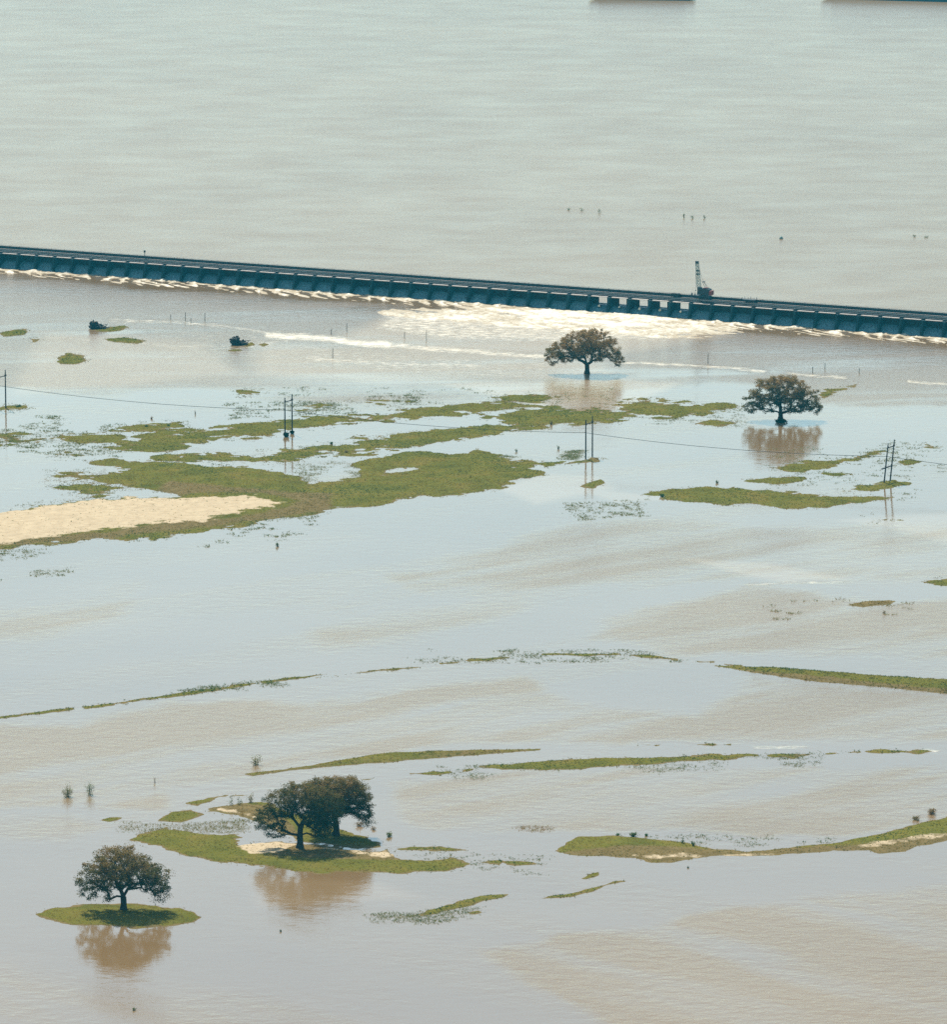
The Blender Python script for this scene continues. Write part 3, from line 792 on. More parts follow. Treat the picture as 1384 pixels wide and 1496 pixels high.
# ------------------------------------------------------------------ the weir
def build_weir():
    root = empty('weir', (WA.x, WA.y, 0), W_ANG)
    tag(root, 'long low dark concrete and timber weir with a walkway across the whole water', 'weir')
    # local axes: x along the weir, -y downstream
    n0 = -6; n1 = int(wlen / BAY) + 7
    TOP = 5.35
    # opened bays, found from the photograph's openings
    opened = {}
    for px in (880, 910.5, 939.5, 968.5, 998):
        p = at(px, 389.5 + px * 102 / 1384.0)
        u, v = weir_uv(p.x, p.y)
        opened[int(math.floor(u / BAY))] = u
    print('open bays', opened)
    off = None
    for k, u in opened.items():
        off = (u - k * BAY - BAY / 2) if off is None else off
    pier = MB()
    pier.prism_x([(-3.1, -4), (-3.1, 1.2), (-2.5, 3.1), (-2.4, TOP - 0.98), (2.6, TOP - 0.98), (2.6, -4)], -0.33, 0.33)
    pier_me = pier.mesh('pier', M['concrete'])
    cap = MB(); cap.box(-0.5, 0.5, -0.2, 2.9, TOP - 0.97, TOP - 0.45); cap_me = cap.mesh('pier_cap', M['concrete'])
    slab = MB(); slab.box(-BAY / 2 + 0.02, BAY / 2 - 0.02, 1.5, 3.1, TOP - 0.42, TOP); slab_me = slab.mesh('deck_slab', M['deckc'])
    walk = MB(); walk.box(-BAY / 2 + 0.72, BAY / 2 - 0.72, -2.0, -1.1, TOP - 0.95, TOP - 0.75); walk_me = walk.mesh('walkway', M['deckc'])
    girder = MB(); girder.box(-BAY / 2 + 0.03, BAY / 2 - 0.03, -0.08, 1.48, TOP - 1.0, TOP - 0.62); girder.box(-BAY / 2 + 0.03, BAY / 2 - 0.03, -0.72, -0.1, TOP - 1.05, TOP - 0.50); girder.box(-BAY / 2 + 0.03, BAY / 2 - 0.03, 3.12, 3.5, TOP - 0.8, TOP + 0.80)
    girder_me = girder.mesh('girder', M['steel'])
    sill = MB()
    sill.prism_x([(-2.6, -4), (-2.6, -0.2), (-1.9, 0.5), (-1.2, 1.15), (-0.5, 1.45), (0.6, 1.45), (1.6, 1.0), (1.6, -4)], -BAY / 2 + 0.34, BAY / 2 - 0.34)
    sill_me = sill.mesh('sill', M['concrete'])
    # timber needles: four slightly different panels
    panels = []
    for vkind in range(5):
        g = MB(); rr = random.Random(40 + vkind)
        nn = 20; w = (BAY - 0.7) / nn
        for i in range(nn):
            x0 = -BAY / 2 + 0.35 + i * w
            yo = rr.uniform(-0.05, 0.05); zt = TOP - 0.55 - rr.uniform(0, 0.35) + (0.25 if rr.random() < 0.1 else 0)
            g.box(x0 + 0.012, x0 + w - 0.012, 0.30 + yo, 0.52 + yo, 1.3, zt)
        panels.append(g.mesh('timber_gate', M['timber']))
    part_panels = []
    for vkind in range(5):
        g = MB(); rr = random.Random(90 + vkind)
        nn = 20; w = (BAY - 0.7) / nn
        for i in range(nn):
            if 6 <= i <= 14 - (vkind % 2): continue
            x0 = -BAY / 2 + 0.35 + i * w
            g.box(x0 + 0.012, x0 + w - 0.012, 0.30 + rr.uniform(-.05, .05), 0.52, 1.3, TOP - 0.6 - rr.uniform(0, 0.2))
        part_panels.append(g.mesh('timber_gate', M['timber']))
    rk = 0
    for k in range(n0, n1):
        xc = k * BAY + BAY / 2 + off
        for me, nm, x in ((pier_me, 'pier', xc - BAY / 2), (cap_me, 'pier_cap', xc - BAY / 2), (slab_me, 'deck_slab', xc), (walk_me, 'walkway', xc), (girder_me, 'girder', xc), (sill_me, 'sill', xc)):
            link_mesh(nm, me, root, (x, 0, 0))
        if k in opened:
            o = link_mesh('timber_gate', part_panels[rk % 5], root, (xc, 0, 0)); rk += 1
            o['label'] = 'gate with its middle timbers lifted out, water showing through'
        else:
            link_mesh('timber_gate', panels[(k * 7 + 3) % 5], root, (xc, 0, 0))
    # rails and railings run the whole length
    x0 = n0 * BAY + off; x1 = n1 * BAY + off
    for y in (1.25, 2.75):
        r = MB(); r.box(x0, x1, y - 0.04, y + 0.04, TOP + 0.002, TOP + 0.16)
        r.build('track_rail', M['steel'], root)
    r = MB()
    for z in (1.0,):
        r.box(x0, x1, 3.28, 3.34, TOP + z - 0.03, TOP + z + 0.03)
    x = x0 + 0.5
    while x < x1:
        r.box(x - 0.035, x + 0.035, 3.27, 3.35, TOP + 0.803, TOP + 1.04); x += BAY / 2
    r.build('railing', M['steel'], root)
    r = MB(); r.box(x0, x1, -0.70, -0.62, TOP - 0.30, TOP - 0.24)
    x = x0 + 0.5
    while x < x1:
        r.box(x - 0.03, x + 0.03, -0.70, -0.63, TOP - 0.5, TOP - 0.24); x += BAY / 4
    r.build('railing', M['steel'], root)
    return root, off, TOP, opened
weir, W_OFF, W_TOP, OPENED = build_weir()

# water pouring through the open bays and leaking between the closed timbers
def spill_water():
    m, nt, b = new_mat('falling_water')
    n = noise(nt, 1.5, 5, 0.7, stretch=(2.0, 2.0, 0.35))
    nt.links.new(ramp(nt, n, [(0.38, (0.03, 0.09, 0.11)), (0.68, (0.17, 0.34, 0.37))]), b.inputs['Base Color'])
    b.inputs['Roughness'].default_value = 0.35
    Vs = []; Fs = []
    n0 = -6; n1 = int(wlen / BAY) + 7
    for k in range(n0, n1):
        xc = k * BAY + BAY / 2 + W_OFF
        nx, nz = 14, 9
        op = k in OPENED
        base = len(Vs)
        hh = random.uniform(0.75, 1.1)
        for j in range(nz + 1):
            t = j / nz
            if op:
                y = 0.9 - 3.7 * t; z = 2.0 - 1.9 * t ** 1.7
            else:
                y = 0.2 - 2.9 * t; z = (1.30 + 1.0 * hh) - (1.35 + 1.0 * hh) * t ** 1.3
            for i in range(nx + 1):
                x = xc - BAY / 2 + 0.36 + (BAY - 0.72) * i / nx
                w = 0.12 * math.sin(i * 1.9 + k * 2.3 + j * 0.7) + random.uniform(-.08, .08)
                p = Vector((x, y + w, z + random.uniform(-.06, .06) * (1 + t)))
                q = WA + wdir * p.x - wn * p.y
                Vs.append((q.x, q.y, p.z))
        for j in range(nz):
            for i in range(nx):
                a = base + j * (nx + 1) + i
                Fs.append((a, a + 1, a + nx + 2, a + nx + 1))
    me = mesh_np('spilling_water', np.array(Vs), np.array(Fs), m, None, True)
    tag(link_mesh('spilling_water', me), 'thin sheets of water spilling between the piers of the weir', 'water', kind='stuff')
    # small white boils in the open bays
    for k, u in OPENED.items():
        xc = k * BAY + BAY / 2 + W_OFF
        bm = bmesh.new()
        bmesh.ops.create_icosphere(bm, subdivisions=3, radius=1.0)
        for vv in bm.verts:
            s = 1 + 0.35 * math.sin(vv.co.x * 7 + k) * math.cos(vv.co.z * 6 + k) + random.uniform(-.1, .1)
            vv.co = Vector((vv.co.x * 0.34 * s, vv.co.y * 0.3 * s, vv.co.z * (0.30 + 0.2 * ((k * 3) % 4) / 4) * s))
        me = bpy.data.meshes.new('splash'); bm.to_mesh(me); bm.free()
        a = me.attributes.new('foam', 'FLOAT', 'POINT'); a.data.foreach_set('value', np.ones(len(me.vertices), np.float32))
        me.materials.append(M['foam'])
        q = WA + wdir * (xc - 0.3) + wn * 1.4
        o = link_mesh('splash', me, None, (q.x, q.y, 1.75))
        i = list(OPENED).index(k)
        tag(o, ['first', 'second', 'third', 'fourth', 'fifth'][i] + ' white splash from the left in the opened bays of the weir', 'splash', 'white splashes in the opened bays')
spill_water()

def on_weir(px, ylocal=2.0):
    """point on the deck at photo column px"""
    p = at(px, 389.5 + px * 102 / 1384.0)
    u, v = weir_uv(p.x, p.y)
    q = WA + wdir * u - wn * ylocal
    return Vector((q.x, q.y, W_TOP + 0.163))

# ------------------------------------------------------------------ rail crane on the weir
def crane():
    p = on_weir(1023.5, 2.0)
    root = empty('rail_crane', p, W_ANG)
    tag(root, 'dark rail crane with upright lattice boom standing on the weir deck', 'crane')
    m = MB(); m.box(-2.3, 2.3, -0.95, 0.95, 0.55, 0.95); m.build('undercarriage', M['steel'], root)
    for x in (-1.7, -0.9, 0.9, 1.7):
        for y in (-0.75, 0.75):
            w = MB(); w.tube([(x, y - 0.07, 0.33), (x, y + 0.07, 0.33)], 0.33, 12); w.build('wheel', M['steel'], root)
    m = MB(); m.tube([(0, 0, 0.953), (0, 0, 1.2)], 0.75, 14); m.build('turntable', M['steel'], root)
    m = MB(); m.prism_y([(-1.5, 1.203), (2.1, 1.203), (2.3, 1.6), (2.2, 2.8), (1.5, 3.1), (-0.4, 3.1), (-0.4, 1.9), (-1.5, 1.9)], -1.1, 1.1)
    body = m.build('machine_house', M['steel'], root)
    m = MB(); m.box(0.3, 1.3, -0.8, 0.8, 3.103, 3.3); m.build('roof_hatch', M['red'], body)
    m = MB(); m.box(-1.45, -0.45, -1.05, 0.1, 1.903, 3.35); cab = m.build('operator_cab', M['steel'], root)
    m = MB(); m.box(-1.36, -0.55, -1.062, -1.052, 2.3, 3.15); m.build('window', M['glass'], cab)
    m = MB(); m.box(-1.462, -1.452, -0.95, 0.0, 2.3, 3.15); m.build('window', M['glass'], cab)
    m = MB(); m.box(2.303, 2.9, -1.0, 1.0, 1.25, 2.5); m.build('counterweight', M['red'], root)
    # lattice boom, nearly upright, leaning upstream-left
    A = Vector((-1.35, 0.15, 1.7)); B = Vector((-2.6, 1.0, 10.2))
    m = MB(); ax = (B - A).normalized(); sx = Vector((1, 0, 0)); sx = (sx - ax * sx.dot(ax)).normalized(); sy = ax.cross(sx)
    nb = 10
    def w(t): return 0.22 + 0.30 * min(1, t * 4) * (1 - 0.55 * t)
    cor = []
    for i in range(nb + 1):
        t = i / nb; c = A.lerp(B, t); ww = w(t)
        cor.append([c + sx * a * ww + sy * b_ * ww for a, b_ in ((-1, -1), (1, -1), (1, 1), (-1, 1))])
    for q in range(4):
        m.tube([cor[i][q] for i in range(nb + 1)], 0.075, 5)
    for i in range(nb):
        for q in range(4):
            m.tube([cor[i][q], cor[i + 1][(q + 1) % 4]], 0.045, 4)
            m.tube([cor[i][q], cor[i][(q + 1) % 4]], 0.045, 4)
    boom = m.build('boom', M['boom'], root)
    m = MB(); m.box(B.x - 0.45, B.x + 0.4, B.y - 0.3, B.y + 0.3, B.z - 0.25, B.z + 0.55); m.build('boom_head', M['steel'], boom)
    for t in (0.62, 0.74, 0.12):
        c = A.lerp(B, t); m = MB(); m.box(c.x - 0.42, c.x + 0.42, c.y - 0.42, c.y + 0.42, c.z - 0.2, c.z + 0.2); m.build('boom_splice', M['steel'], boom)
    m = MB(); m.tube([(0.9, 0.5, 3.1), (0.0, 0.5, 5.0)], 0.06, 5); m.tube([(0.9, -0.5, 3.1), (0.0, -0.5, 5.0)], 0.06, 5); m.box(-0.2, 0.25, -0.55, 0.55, 4.85, 5.05)
    m.build('gantry', M['steel'], root)
    m = MB(); m.tube([(0, 0, 5.0), tuple(B)], 0.035, 4); m.tube([(2.0, 0, 3.0), (0, 0, 5.0)], 0.035, 4); m.build('boom_cable', M['wire'], root)
    m = MB(); m.tube([tuple(B + Vector((-0.4, 0, 0))), (B.x - 0.4, B.y, 2.2)], 0.03, 4); m.build('hoist_cable', M['wire'], root)
    m = MB(); m.tube([(B.x - 0.4, B.y, 2.25), (B.x - 0.4, B.y, 1.9)], [0.16, 0.08], 8); m.build('hook', M['steel'], root)
crane()

def flat_cart(px, length, label, load):
    p = on_weir(px, 2.0)
    root = empty('rail_cart', p, W_ANG)
    tag(root, label, 'rail cart', 'flat rail carts on the weir deck')
    m = MB(); m.box(-length / 2, length / 2, -0.9, 0.9, 0.45, 0.75); m.build('bed', M['steel'], root)
    for x in (-length / 2 + 0.6, length / 2 - 0.6):
        for y in (-0.75, 0.75):
            w = MB(); w.tube([(x, y - 0.06, 0.28), (x, y + 0.06, 0.28)], 0.28, 10); w.build('wheel', M['steel'], root)
    if load == 'timbers':
        for i in range(5):
            m = MB(); m.box(-length / 2 + 0.2, length / 2 - 0.2, -0.8 + i * 0.33, -0.55 + i * 0.33, 0.753, 0.98); m.build('timber', M['timber'], root)
    else:
        m = MB()
        for x in (-length / 2 + 0.1, 0, length / 2 - 0.1):
            m.box(x - 0.04, x + 0.04, -0.88, -0.80, 0.753, 1.5); m.box(x - 0.04, x + 0.04, 0.80, 0.88, 0.753, 1.5)
        m.build('stake', M['steel'], root)
flat_cart(1091, 4.0, 'low dark rail cart with side stakes, right of the crane on the weir', 'stakes')
flat_cart(982.5, 2.7, 'short dark rail cart loaded with timbers, left of the crane on the weir', 'timbers')

def person(px, ylocal, rz, label, shirt):
    p = on_weir(px, ylocal)
    p.z = W_TOP + 0.003
    root = empty('person', p, W_ANG + rz)
    tag(root, label, 'person', 'workers on the weir deck')
    verts = [(0, 0, 0.95), (0, 0, 1.15), (0, 0, 1.38), (0, 0, 1.52), (0, 0.02, 1.66), (0.10, 0, 0.90), (0.12, 0.02, 0.48), (0.12, 0, 0.06), (0.12, 0.16, 0.03),
             (-0.10, 0, 0.90), (-0.13, 0.03, 0.48), (-0.14, -0.02, 0.06), (-0.14, 0.14, 0.03), (0.19, 0, 1.40), (0.25, 0.02, 1.12), (0.22, 0.18, 0.92), (-0.19, 0, 1.40), (-0.26, 0.02, 1.12), (-0.22, 0.20, 0.95)]
    edges = [(0, 1), (1, 2), (2, 3), (3, 4), (0, 5), (5, 6), (6, 7), (7, 8), (0, 9), (9, 10), (10, 11), (11, 12), (2, 13), (13, 14), (14, 15), (2, 16), (16, 17), (17, 18)]
    rad = [0.15, 0.14, 0.16, 0.06, 0.105, 0.10, 0.07, 0.05, 0.045, 0.10, 0.07, 0.05, 0.045, 0.06, 0.045, 0.035, 0.06, 0.045, 0.035]
    me = bpy.data.meshes.new('body'); me.from_pydata(verts, edges, [])
    me.materials.append(M['shirt'])
    o = link_mesh('body', me, root)
    sk = o.modifiers.new('Skin', 'SKIN')
    for i, r in enumerate(rad):
        me.skin_vertices[0].data[i].radius = (r, r)
    me.skin_vertices[0].data[0].use_root = True
    ss = o.modifiers.new('Sub', 'SUBSURF'); ss.levels = 1; ss.render_levels = 1
    bm = bmesh.new(); bmesh.ops.create_uvsphere(bm, u_segments=12, v_segments=8, radius=0.125)
    for v in list(bm.verts):
        if v.co.z < -0.02: bm.verts.remove(v)
    h = bpy.data.meshes.new('hard_hat'); bm.to_mesh(h); bm.free(); h.materials.append(shirt)
    link_mesh('hard_hat', h, root, (0, 0.02, 1.70))
try:
    person(1006, 2.4, 0.4, 'worker standing just left of the crane on the weir', M['pale_wood'])
    person(1012, 1.8, 2.6, 'worker standing closest to the crane boom on the weir', M['red'])
except Exception as e:
    print('person failed', e)

# small mast on the weir at the left
p = on_weir(203, 3.3)
root = empty('signal_mast', p)
tag(root, 'short dark mast standing on the left stretch of the weir', 'mast')
m = MB(); m.tube([(0, 0, -0.16), (0, 0, 2.0)], 0.11, 8); m.build('post', M['steel'], root)
m = MB(); m.box(-0.28, 0.28, -0.16, 0.16, 1.75, 2.35); m.build('signal_box', M['steel'], root)

# ------------------------------------------------------------------ power line
line_px = [(-436, 565), (2.5, 598), (421.5, 635), (861, 669), (1297, 704), (1738, 741)]
POLES = []
def h_frame(i, px, py):
    p = at(px, py)
    root = empty('utility_pole', p, W_ANG + (0.0 if i != 4 else 0.03))
    labs = ['H-shaped pair of dark utility poles, out past the far left', 'dark utility pole pair standing in water at the left edge', 'H-shaped pair of dark utility poles left of the grass strips, brush at its foot', 'pair of dark utility poles on a small grass spit in the middle', 'leaning pair of utility poles on the grass islet at the right', 'H-shaped pair of dark utility poles, past the right edge']
    tag(root, labs[i], 'utility poles', 'utility pole pairs carrying the power line')
    if i == 4: root.rotation_euler = (0, math.radians(5.5), W_ANG)
    hs = (10.1, 9.7)
    sp = 1.75
    for y, h in ((-sp, hs[1]), (sp, hs[0])):
        if i == 1 and y < 0: pass
        m = MB(); m.tube([(0, y, -1.5), (0, y, h * 0.5), (0, y, h)], [0.19, 0.17, 0.13], 8); m.build('pole', M['pole'], root)
    m = MB(); m.box(-0.09, 0.09, -sp - 0.3, sp + 0.5, 8.45, 8.65); arm = m.build('crossarm', M['pole'], root)
    for y in (-sp + 0.4, sp - 0.4, sp + 0.35):
        m = MB(); m.tube([(0, y, 8.65), (0, y, 8.75), (0, y, 8.78), (0, y, 8.92)], [0.04, 0.09, 0.05, 0.08], 6); m.build('insulator', M['glass'], arm)
    if i == 4:
        m = MB(); m.box(-0.12, 0.12, -sp - 2.2, sp + 0.3, 3.6, 3.85); m.build('lower_crossarm', M['pole'], root)
    # bracket that carries the low line
    m = MB(); m.box(-0.08, 0.08, -sp - 0.45, -sp - 0.1, 6.55, 6.7); m.build('bracket', M['pole'], root)
    bpy.context.view_layer.update()
    POLES.append(root.matrix_world @ Vector((0, -sp - 0.35, 6.55)))
for i, (x, y) in enumerate(line_px):
    h_frame(i, x, y)
for i in range(5):
    a, b = POLES[i], POLES[i + 1]
    pts = []
    for k in range(25):
        t = k / 24; q = a.lerp(b, t); q.z -= 4 * 1.2 * t * (1 - t); pts.append(q - a)
    m = MB(); m.tube([tuple(q) for q in pts], 0.055, 5)
    o = m.build('power_line', M['wire'], None, a)
    labs = ['wire running off the picture left of the edge pole pair', 'sagging wire between the left edge poles and the poles with brush at their foot', 'sagging wire crossing the grass strips to the middle pole pair', 'sagging wire from the middle pole pair to the leaning pair at the right', 'sagging wire from the leaning pole pair out of the right edge']
    tag(o, labs[i], 'power line', 'spans of the power line')

# marker posts in the upper flood water
post_px = [(249, 466, 1.2, 'leftmost of the four posts behind the thin foam line'), (270.5, 469, 2.4, 'tallest of the four posts behind the thin foam line'), (278.5, 471, 1.1, 'shortest of the four posts behind the thin foam line'), (299, 469, 2.2, 'rightmost of the four posts behind the thin foam line'),
           (484, 488, 1.3, 'short post just behind the broad foam streak'), (506.5, 485, 2.4, 'tall post behind the broad foam streak'), (591, 494, 1.7, 'post above the foam streak, left of the far oak'), (623, 498, 3.0, 'tall thin post above the foam streak, nearest the far oak'), (486, 523, 2.6, 'post in front of the broad foam streak'),
           (1035, 531, 2.6, 'post beside the thin foam line right of the far oak'), (1188, 545, 1.6, 'thick stub post above the right oak'), (1206, 539, 1.5, 'thin faint post right of the thick stub above the right oak'), (1256, 545, 1.2, 'tiny faint post in the ruffled water at the far right')]
for x, y, h, lab in post_px:
    p = at(x, y)
    root = empty('marker_post', p)
    tag(root, 'weathered ' + lab, 'post', 'marker posts standing in the flood')
    m = MB(); r = 0.13 if h < 2.8 else 0.11
    r *= 0.75; m.tube([(0, 0, -1), (0.02, 0, h * 0.6), (0.05, 0, h)], [r, r * 0.95, r * 0.85], 7); m.build('post', M['post'], root)
    m = MB(); m.tube([(0.05, 0, h + 0.002), (0.05, 0, h + 0.12)], [r * 1.3, r * 0.7], 7); m.build('cap', M['steel'], root)

# ------------------------------------------------------------------ live oaks
def oak(px, py, lobes, label, seed, n_clump=260, leaf=0.42, per=75, trunk_r=0.55, fork=0.2, brown=0.0, name='live_oak'):
    rr = random.Random(seed); rng = np.random.default_rng(seed)
    base = at(px, py)
    s = ppm(px, py)
    L = []
    for lb in lobes:
        dx, dz, rx, rz = [v / s for v in lb[:4]]
        dyo = (lb[4] / s) if len(lb) > 4 else 0.0
        L.append((dx, dyo, dz, rx, max(rx * 0.95, min(rz, 4)), rz))
    vol = np.array([l[3] * l[4] * l[5] for l in L]) ** 0.8; vol = vol / vol.sum()
    root = empty(name, base)
    tag(root, label, 'tree', 'big oaks standing in the flood')
    zmax = max(l[2] + l[5] for l in L)
    # clump centres, mostly near the shells
    cl = []
    tries = 0
    while len(cl) < n_clump and tries < 30000:
        tries += 1
        l = L[rng.choice(len(L), p=vol)]
        d = Vector((rr.gauss(0, 1), rr.gauss(0, 1), rr.gauss(0, 1))).normalized()
        r = rr.uniform(0.35, 1.0) ** 0.45
        p = Vector((l[0] + d.x * l[3] * r, l[1] + d.y * l[4] * r, l[2] + d.z * l[5] * r))
        if any((p - q).length < 0.60 for q in cl): continue
        # underside arch: leaves keep clear of the trunk
        rad = math.hypot(p.x, p.y)
        if p.z < zmax * 0.36 and rad < 2.2 and not name == 'x': continue
        cl.append(p)
    # skeleton by nearest attachment
    fz = fork * zmax
    nodes = [Vector((0, 0, -0.6)), Vector((0.05, 0, fz * 0.5)), Vector((0, 0.05, fz))]
    par = [-1, 0, 1]
    order = sorted(range(len(cl)), key=lambda i: (cl[i] - nodes[2]).length)
    isleaf = {}
    for i in order:
        p = cl[i]
        best = None; bc = 1e9
        for j, q in enumerate(nodes):
            if j < 2: continue
            d = (p - q).length
            c = d + 0.32 * (q - nodes[2]).length
            if c < bc: bc = c; best = j
        q = nodes[best]; d = (p - q)
        steps = max(1, int(d.length / 1.1))
        cur = best
        for k in range(1, steps + 1):
            t = k / steps
            w = q.lerp(p, t) + Vector((rr.gauss(0, .1), rr.gauss(0, .1), math.sin(PI * t) * 0.16 * d.length * (0.5 if p.z > q.z else 1) + rr.gauss(0, .06))) * (1 if k < steps else 0)
            nodes.append(w); par.append(cur); cur = len(nodes) - 1
        isleaf[i] = cur
    wgt = [0.0] * len(nodes)
    for c in isleaf.values(): wgt[c] += 1
    for j in range(len(nodes) - 1, 0, -1): wgt[par[j]] += wgt[j]
    tot = wgt[0]
    rad = [trunk_r * max(w, 0.4) ** 0.46 / tot ** 0.46 for w in wgt]
    # chains
    kids = {}
    for j in range(1, len(nodes)): kids.setdefault(par[j], []).append(j)
    m = MB()
    m.tube([(0, 0, -0.8), (0, 0, 0.25), (0.02, 0.01, 0.9), tuple(nodes[1]), tuple(nodes[2])], [trunk_r * 1.75, trunk_r * 1.35, trunk_r * 1.05, trunk_r, trunk_r * 0.98], 9)
    def chain(a, b):
        pts = [nodes[a], nodes[b]]; rs = [rad[b] * 1.02, rad[b]]
        cur = b
        while cur in kids:
            ks = sorted(kids[cur], key=lambda k: -wgt[k])
            for k in ks[1:]: stack.append((cur, k))
            cur = ks[0]; pts.append(nodes[cur]); rs.append(rad[cur])
        m.tube([tuple(p) for p in pts], rs, 6 if rs[0] > 0.12 else 4, cap=False)
    stack = [(2, k) for k in kids.get(2, [])]
    while stack:
        a, b = stack.pop(); chain(a, b)
    m.build('trunk', M['bark'], root, smooth_=True)
    # leaves
    P = []; T = []
    for c in cl:
        k = int(per * rr.uniform(0.6, 1.35))
        sx = rr.uniform(0.45, 1.05); sz = sx * rr.uniform(0.40, 0.80)
        g = rng.normal(size=(k, 3)); g /= np.linalg.norm(g, axis=1)[:, None]
        g *= (rng.random(k) ** 0.5)[:, None]
        pp = np.array(c) + g * np.array([sx, sx, sz])
        P.append(pp)
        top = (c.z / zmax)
        tn = 0.15 + 0.85 * max(0, top - 0.40) + brown * (0.6 + 0.6 * rr.random()) + rr.uniform(-0.12, 0.25)  # higher clumps browner and lighter: new growth plus sunlit tops put into colour
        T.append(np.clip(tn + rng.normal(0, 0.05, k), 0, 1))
    P = np.concatenate(P); T = np.concatenate(T)
    n = len(P)
    P = P + rng.normal(size=P.shape) * 0.12
    a = rng.normal(size=(n, 3)); a[:, 2] *= 0.8; a /= np.linalg.norm(a, axis=1)[:, None]
    b = rng.normal(size=(n, 3)); b -= (a * b).sum(1)[:, None] * a; b /= np.linalg.norm(b, axis=1)[:, None]
    sz = leaf * (0.5 + 0.7 * rng.random(n))[:, None]
    V = np.stack([P - a * sz * .5, P + b * sz * .28, P + a * sz * .5, P - b * sz * .28], 1).reshape(-1, 3)
    F = np.arange(4 * n).reshape(-1, 4)
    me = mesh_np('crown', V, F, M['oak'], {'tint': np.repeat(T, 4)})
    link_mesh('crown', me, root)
    return root

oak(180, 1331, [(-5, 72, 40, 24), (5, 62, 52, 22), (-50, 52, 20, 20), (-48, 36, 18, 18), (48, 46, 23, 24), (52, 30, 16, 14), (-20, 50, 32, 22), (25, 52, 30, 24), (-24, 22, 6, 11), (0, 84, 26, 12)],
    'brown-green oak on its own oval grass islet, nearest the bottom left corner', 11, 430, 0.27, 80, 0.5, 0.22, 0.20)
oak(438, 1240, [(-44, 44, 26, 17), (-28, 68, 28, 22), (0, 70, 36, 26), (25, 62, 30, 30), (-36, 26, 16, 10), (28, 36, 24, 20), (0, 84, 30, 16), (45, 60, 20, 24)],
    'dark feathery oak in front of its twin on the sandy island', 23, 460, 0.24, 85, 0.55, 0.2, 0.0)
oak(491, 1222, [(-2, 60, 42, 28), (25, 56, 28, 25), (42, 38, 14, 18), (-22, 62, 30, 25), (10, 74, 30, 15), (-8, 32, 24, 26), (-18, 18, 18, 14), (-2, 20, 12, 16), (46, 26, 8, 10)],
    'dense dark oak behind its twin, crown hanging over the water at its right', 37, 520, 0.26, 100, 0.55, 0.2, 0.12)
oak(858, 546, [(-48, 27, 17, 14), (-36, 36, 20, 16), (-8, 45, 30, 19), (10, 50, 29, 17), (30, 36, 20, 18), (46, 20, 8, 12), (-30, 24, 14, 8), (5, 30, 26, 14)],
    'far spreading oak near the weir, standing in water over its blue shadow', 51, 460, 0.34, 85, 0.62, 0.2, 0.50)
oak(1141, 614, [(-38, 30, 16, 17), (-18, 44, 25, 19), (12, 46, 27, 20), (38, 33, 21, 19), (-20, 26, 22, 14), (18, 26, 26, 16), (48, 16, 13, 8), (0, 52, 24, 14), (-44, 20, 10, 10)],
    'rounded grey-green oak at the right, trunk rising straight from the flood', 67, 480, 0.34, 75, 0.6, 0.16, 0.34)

# ------------------------------------------------------------------ bushes, saplings, brush and snags
def bush(name, px, py, w_px, h_px, label, cat, mat='reed', seed=1, n=420, tint=0.5, leaf=0.22, group=None, spread=1.0, stems=9, depth=1.0):
    rr = random.Random(seed); rng = np.random.default_rng(seed)
    s = ppm(px, py); w = w_px / s / 2; h = h_px / s
    root = empty(name, at(px, py)); tag(root, label, cat, group)
    m = MB(); tips = []
    for k in range(stems):
        an = rr.uniform(0, 2 * PI); q = rr.uniform(0.2, 1.0)
        tip = Vector((math.cos(an) * w * q, math.sin(an) * w * q * depth, h * rr.uniform(0.35, 1.0) * (1.1 - 0.6 * q)))
        mid = tip * 0.5 + Vector((0, 0, h * 0.08))
        m.tube([(0.1 * math.cos(an), 0.1 * math.sin(an), -0.4), tuple(mid), tuple(tip)], [0.032, 0.022, 0.012], 4, cap=False)
        tips += [tip, mid.lerp(tip, 0.5), mid, tip * 0.25]
    m.build('stem', M['twig'], root)
    tp = np.array([tuple(t) for t in tips])
    P = tp[rng.integers(0, len(tp), n)] + rng.normal(size=(n, 3)) * np.array([w * 0.22, w * 0.22, h * 0.12]) * spread
    P[:, 2] = np.maximum(P[:, 2], 0.02)
    a = rng.normal(size=(n, 3)); a /= np.linalg.norm(a, axis=1)[:, None]
    b = rng.normal(size=(n, 3)); b -= (a * b).sum(1)[:, None] * a; b /= np.linalg.norm(b, axis=1)[:, None]
    sz = leaf * (0.5 + rng.random(n))[:, None]
    V = np.stack([P - a * sz * .5, P + b * sz * .3, P + a * sz * .5, P - b * sz * .3], 1).reshape(-1, 3)
    me = mesh_np('foliage', V, np.arange(4 * n).reshape(-1, 4), M[mat], {'tint': np.repeat(np.clip(tint + rng.normal(0, 0.15, n), 0, 1), 4)})
    link_mesh('foliage', me, root)
    return root

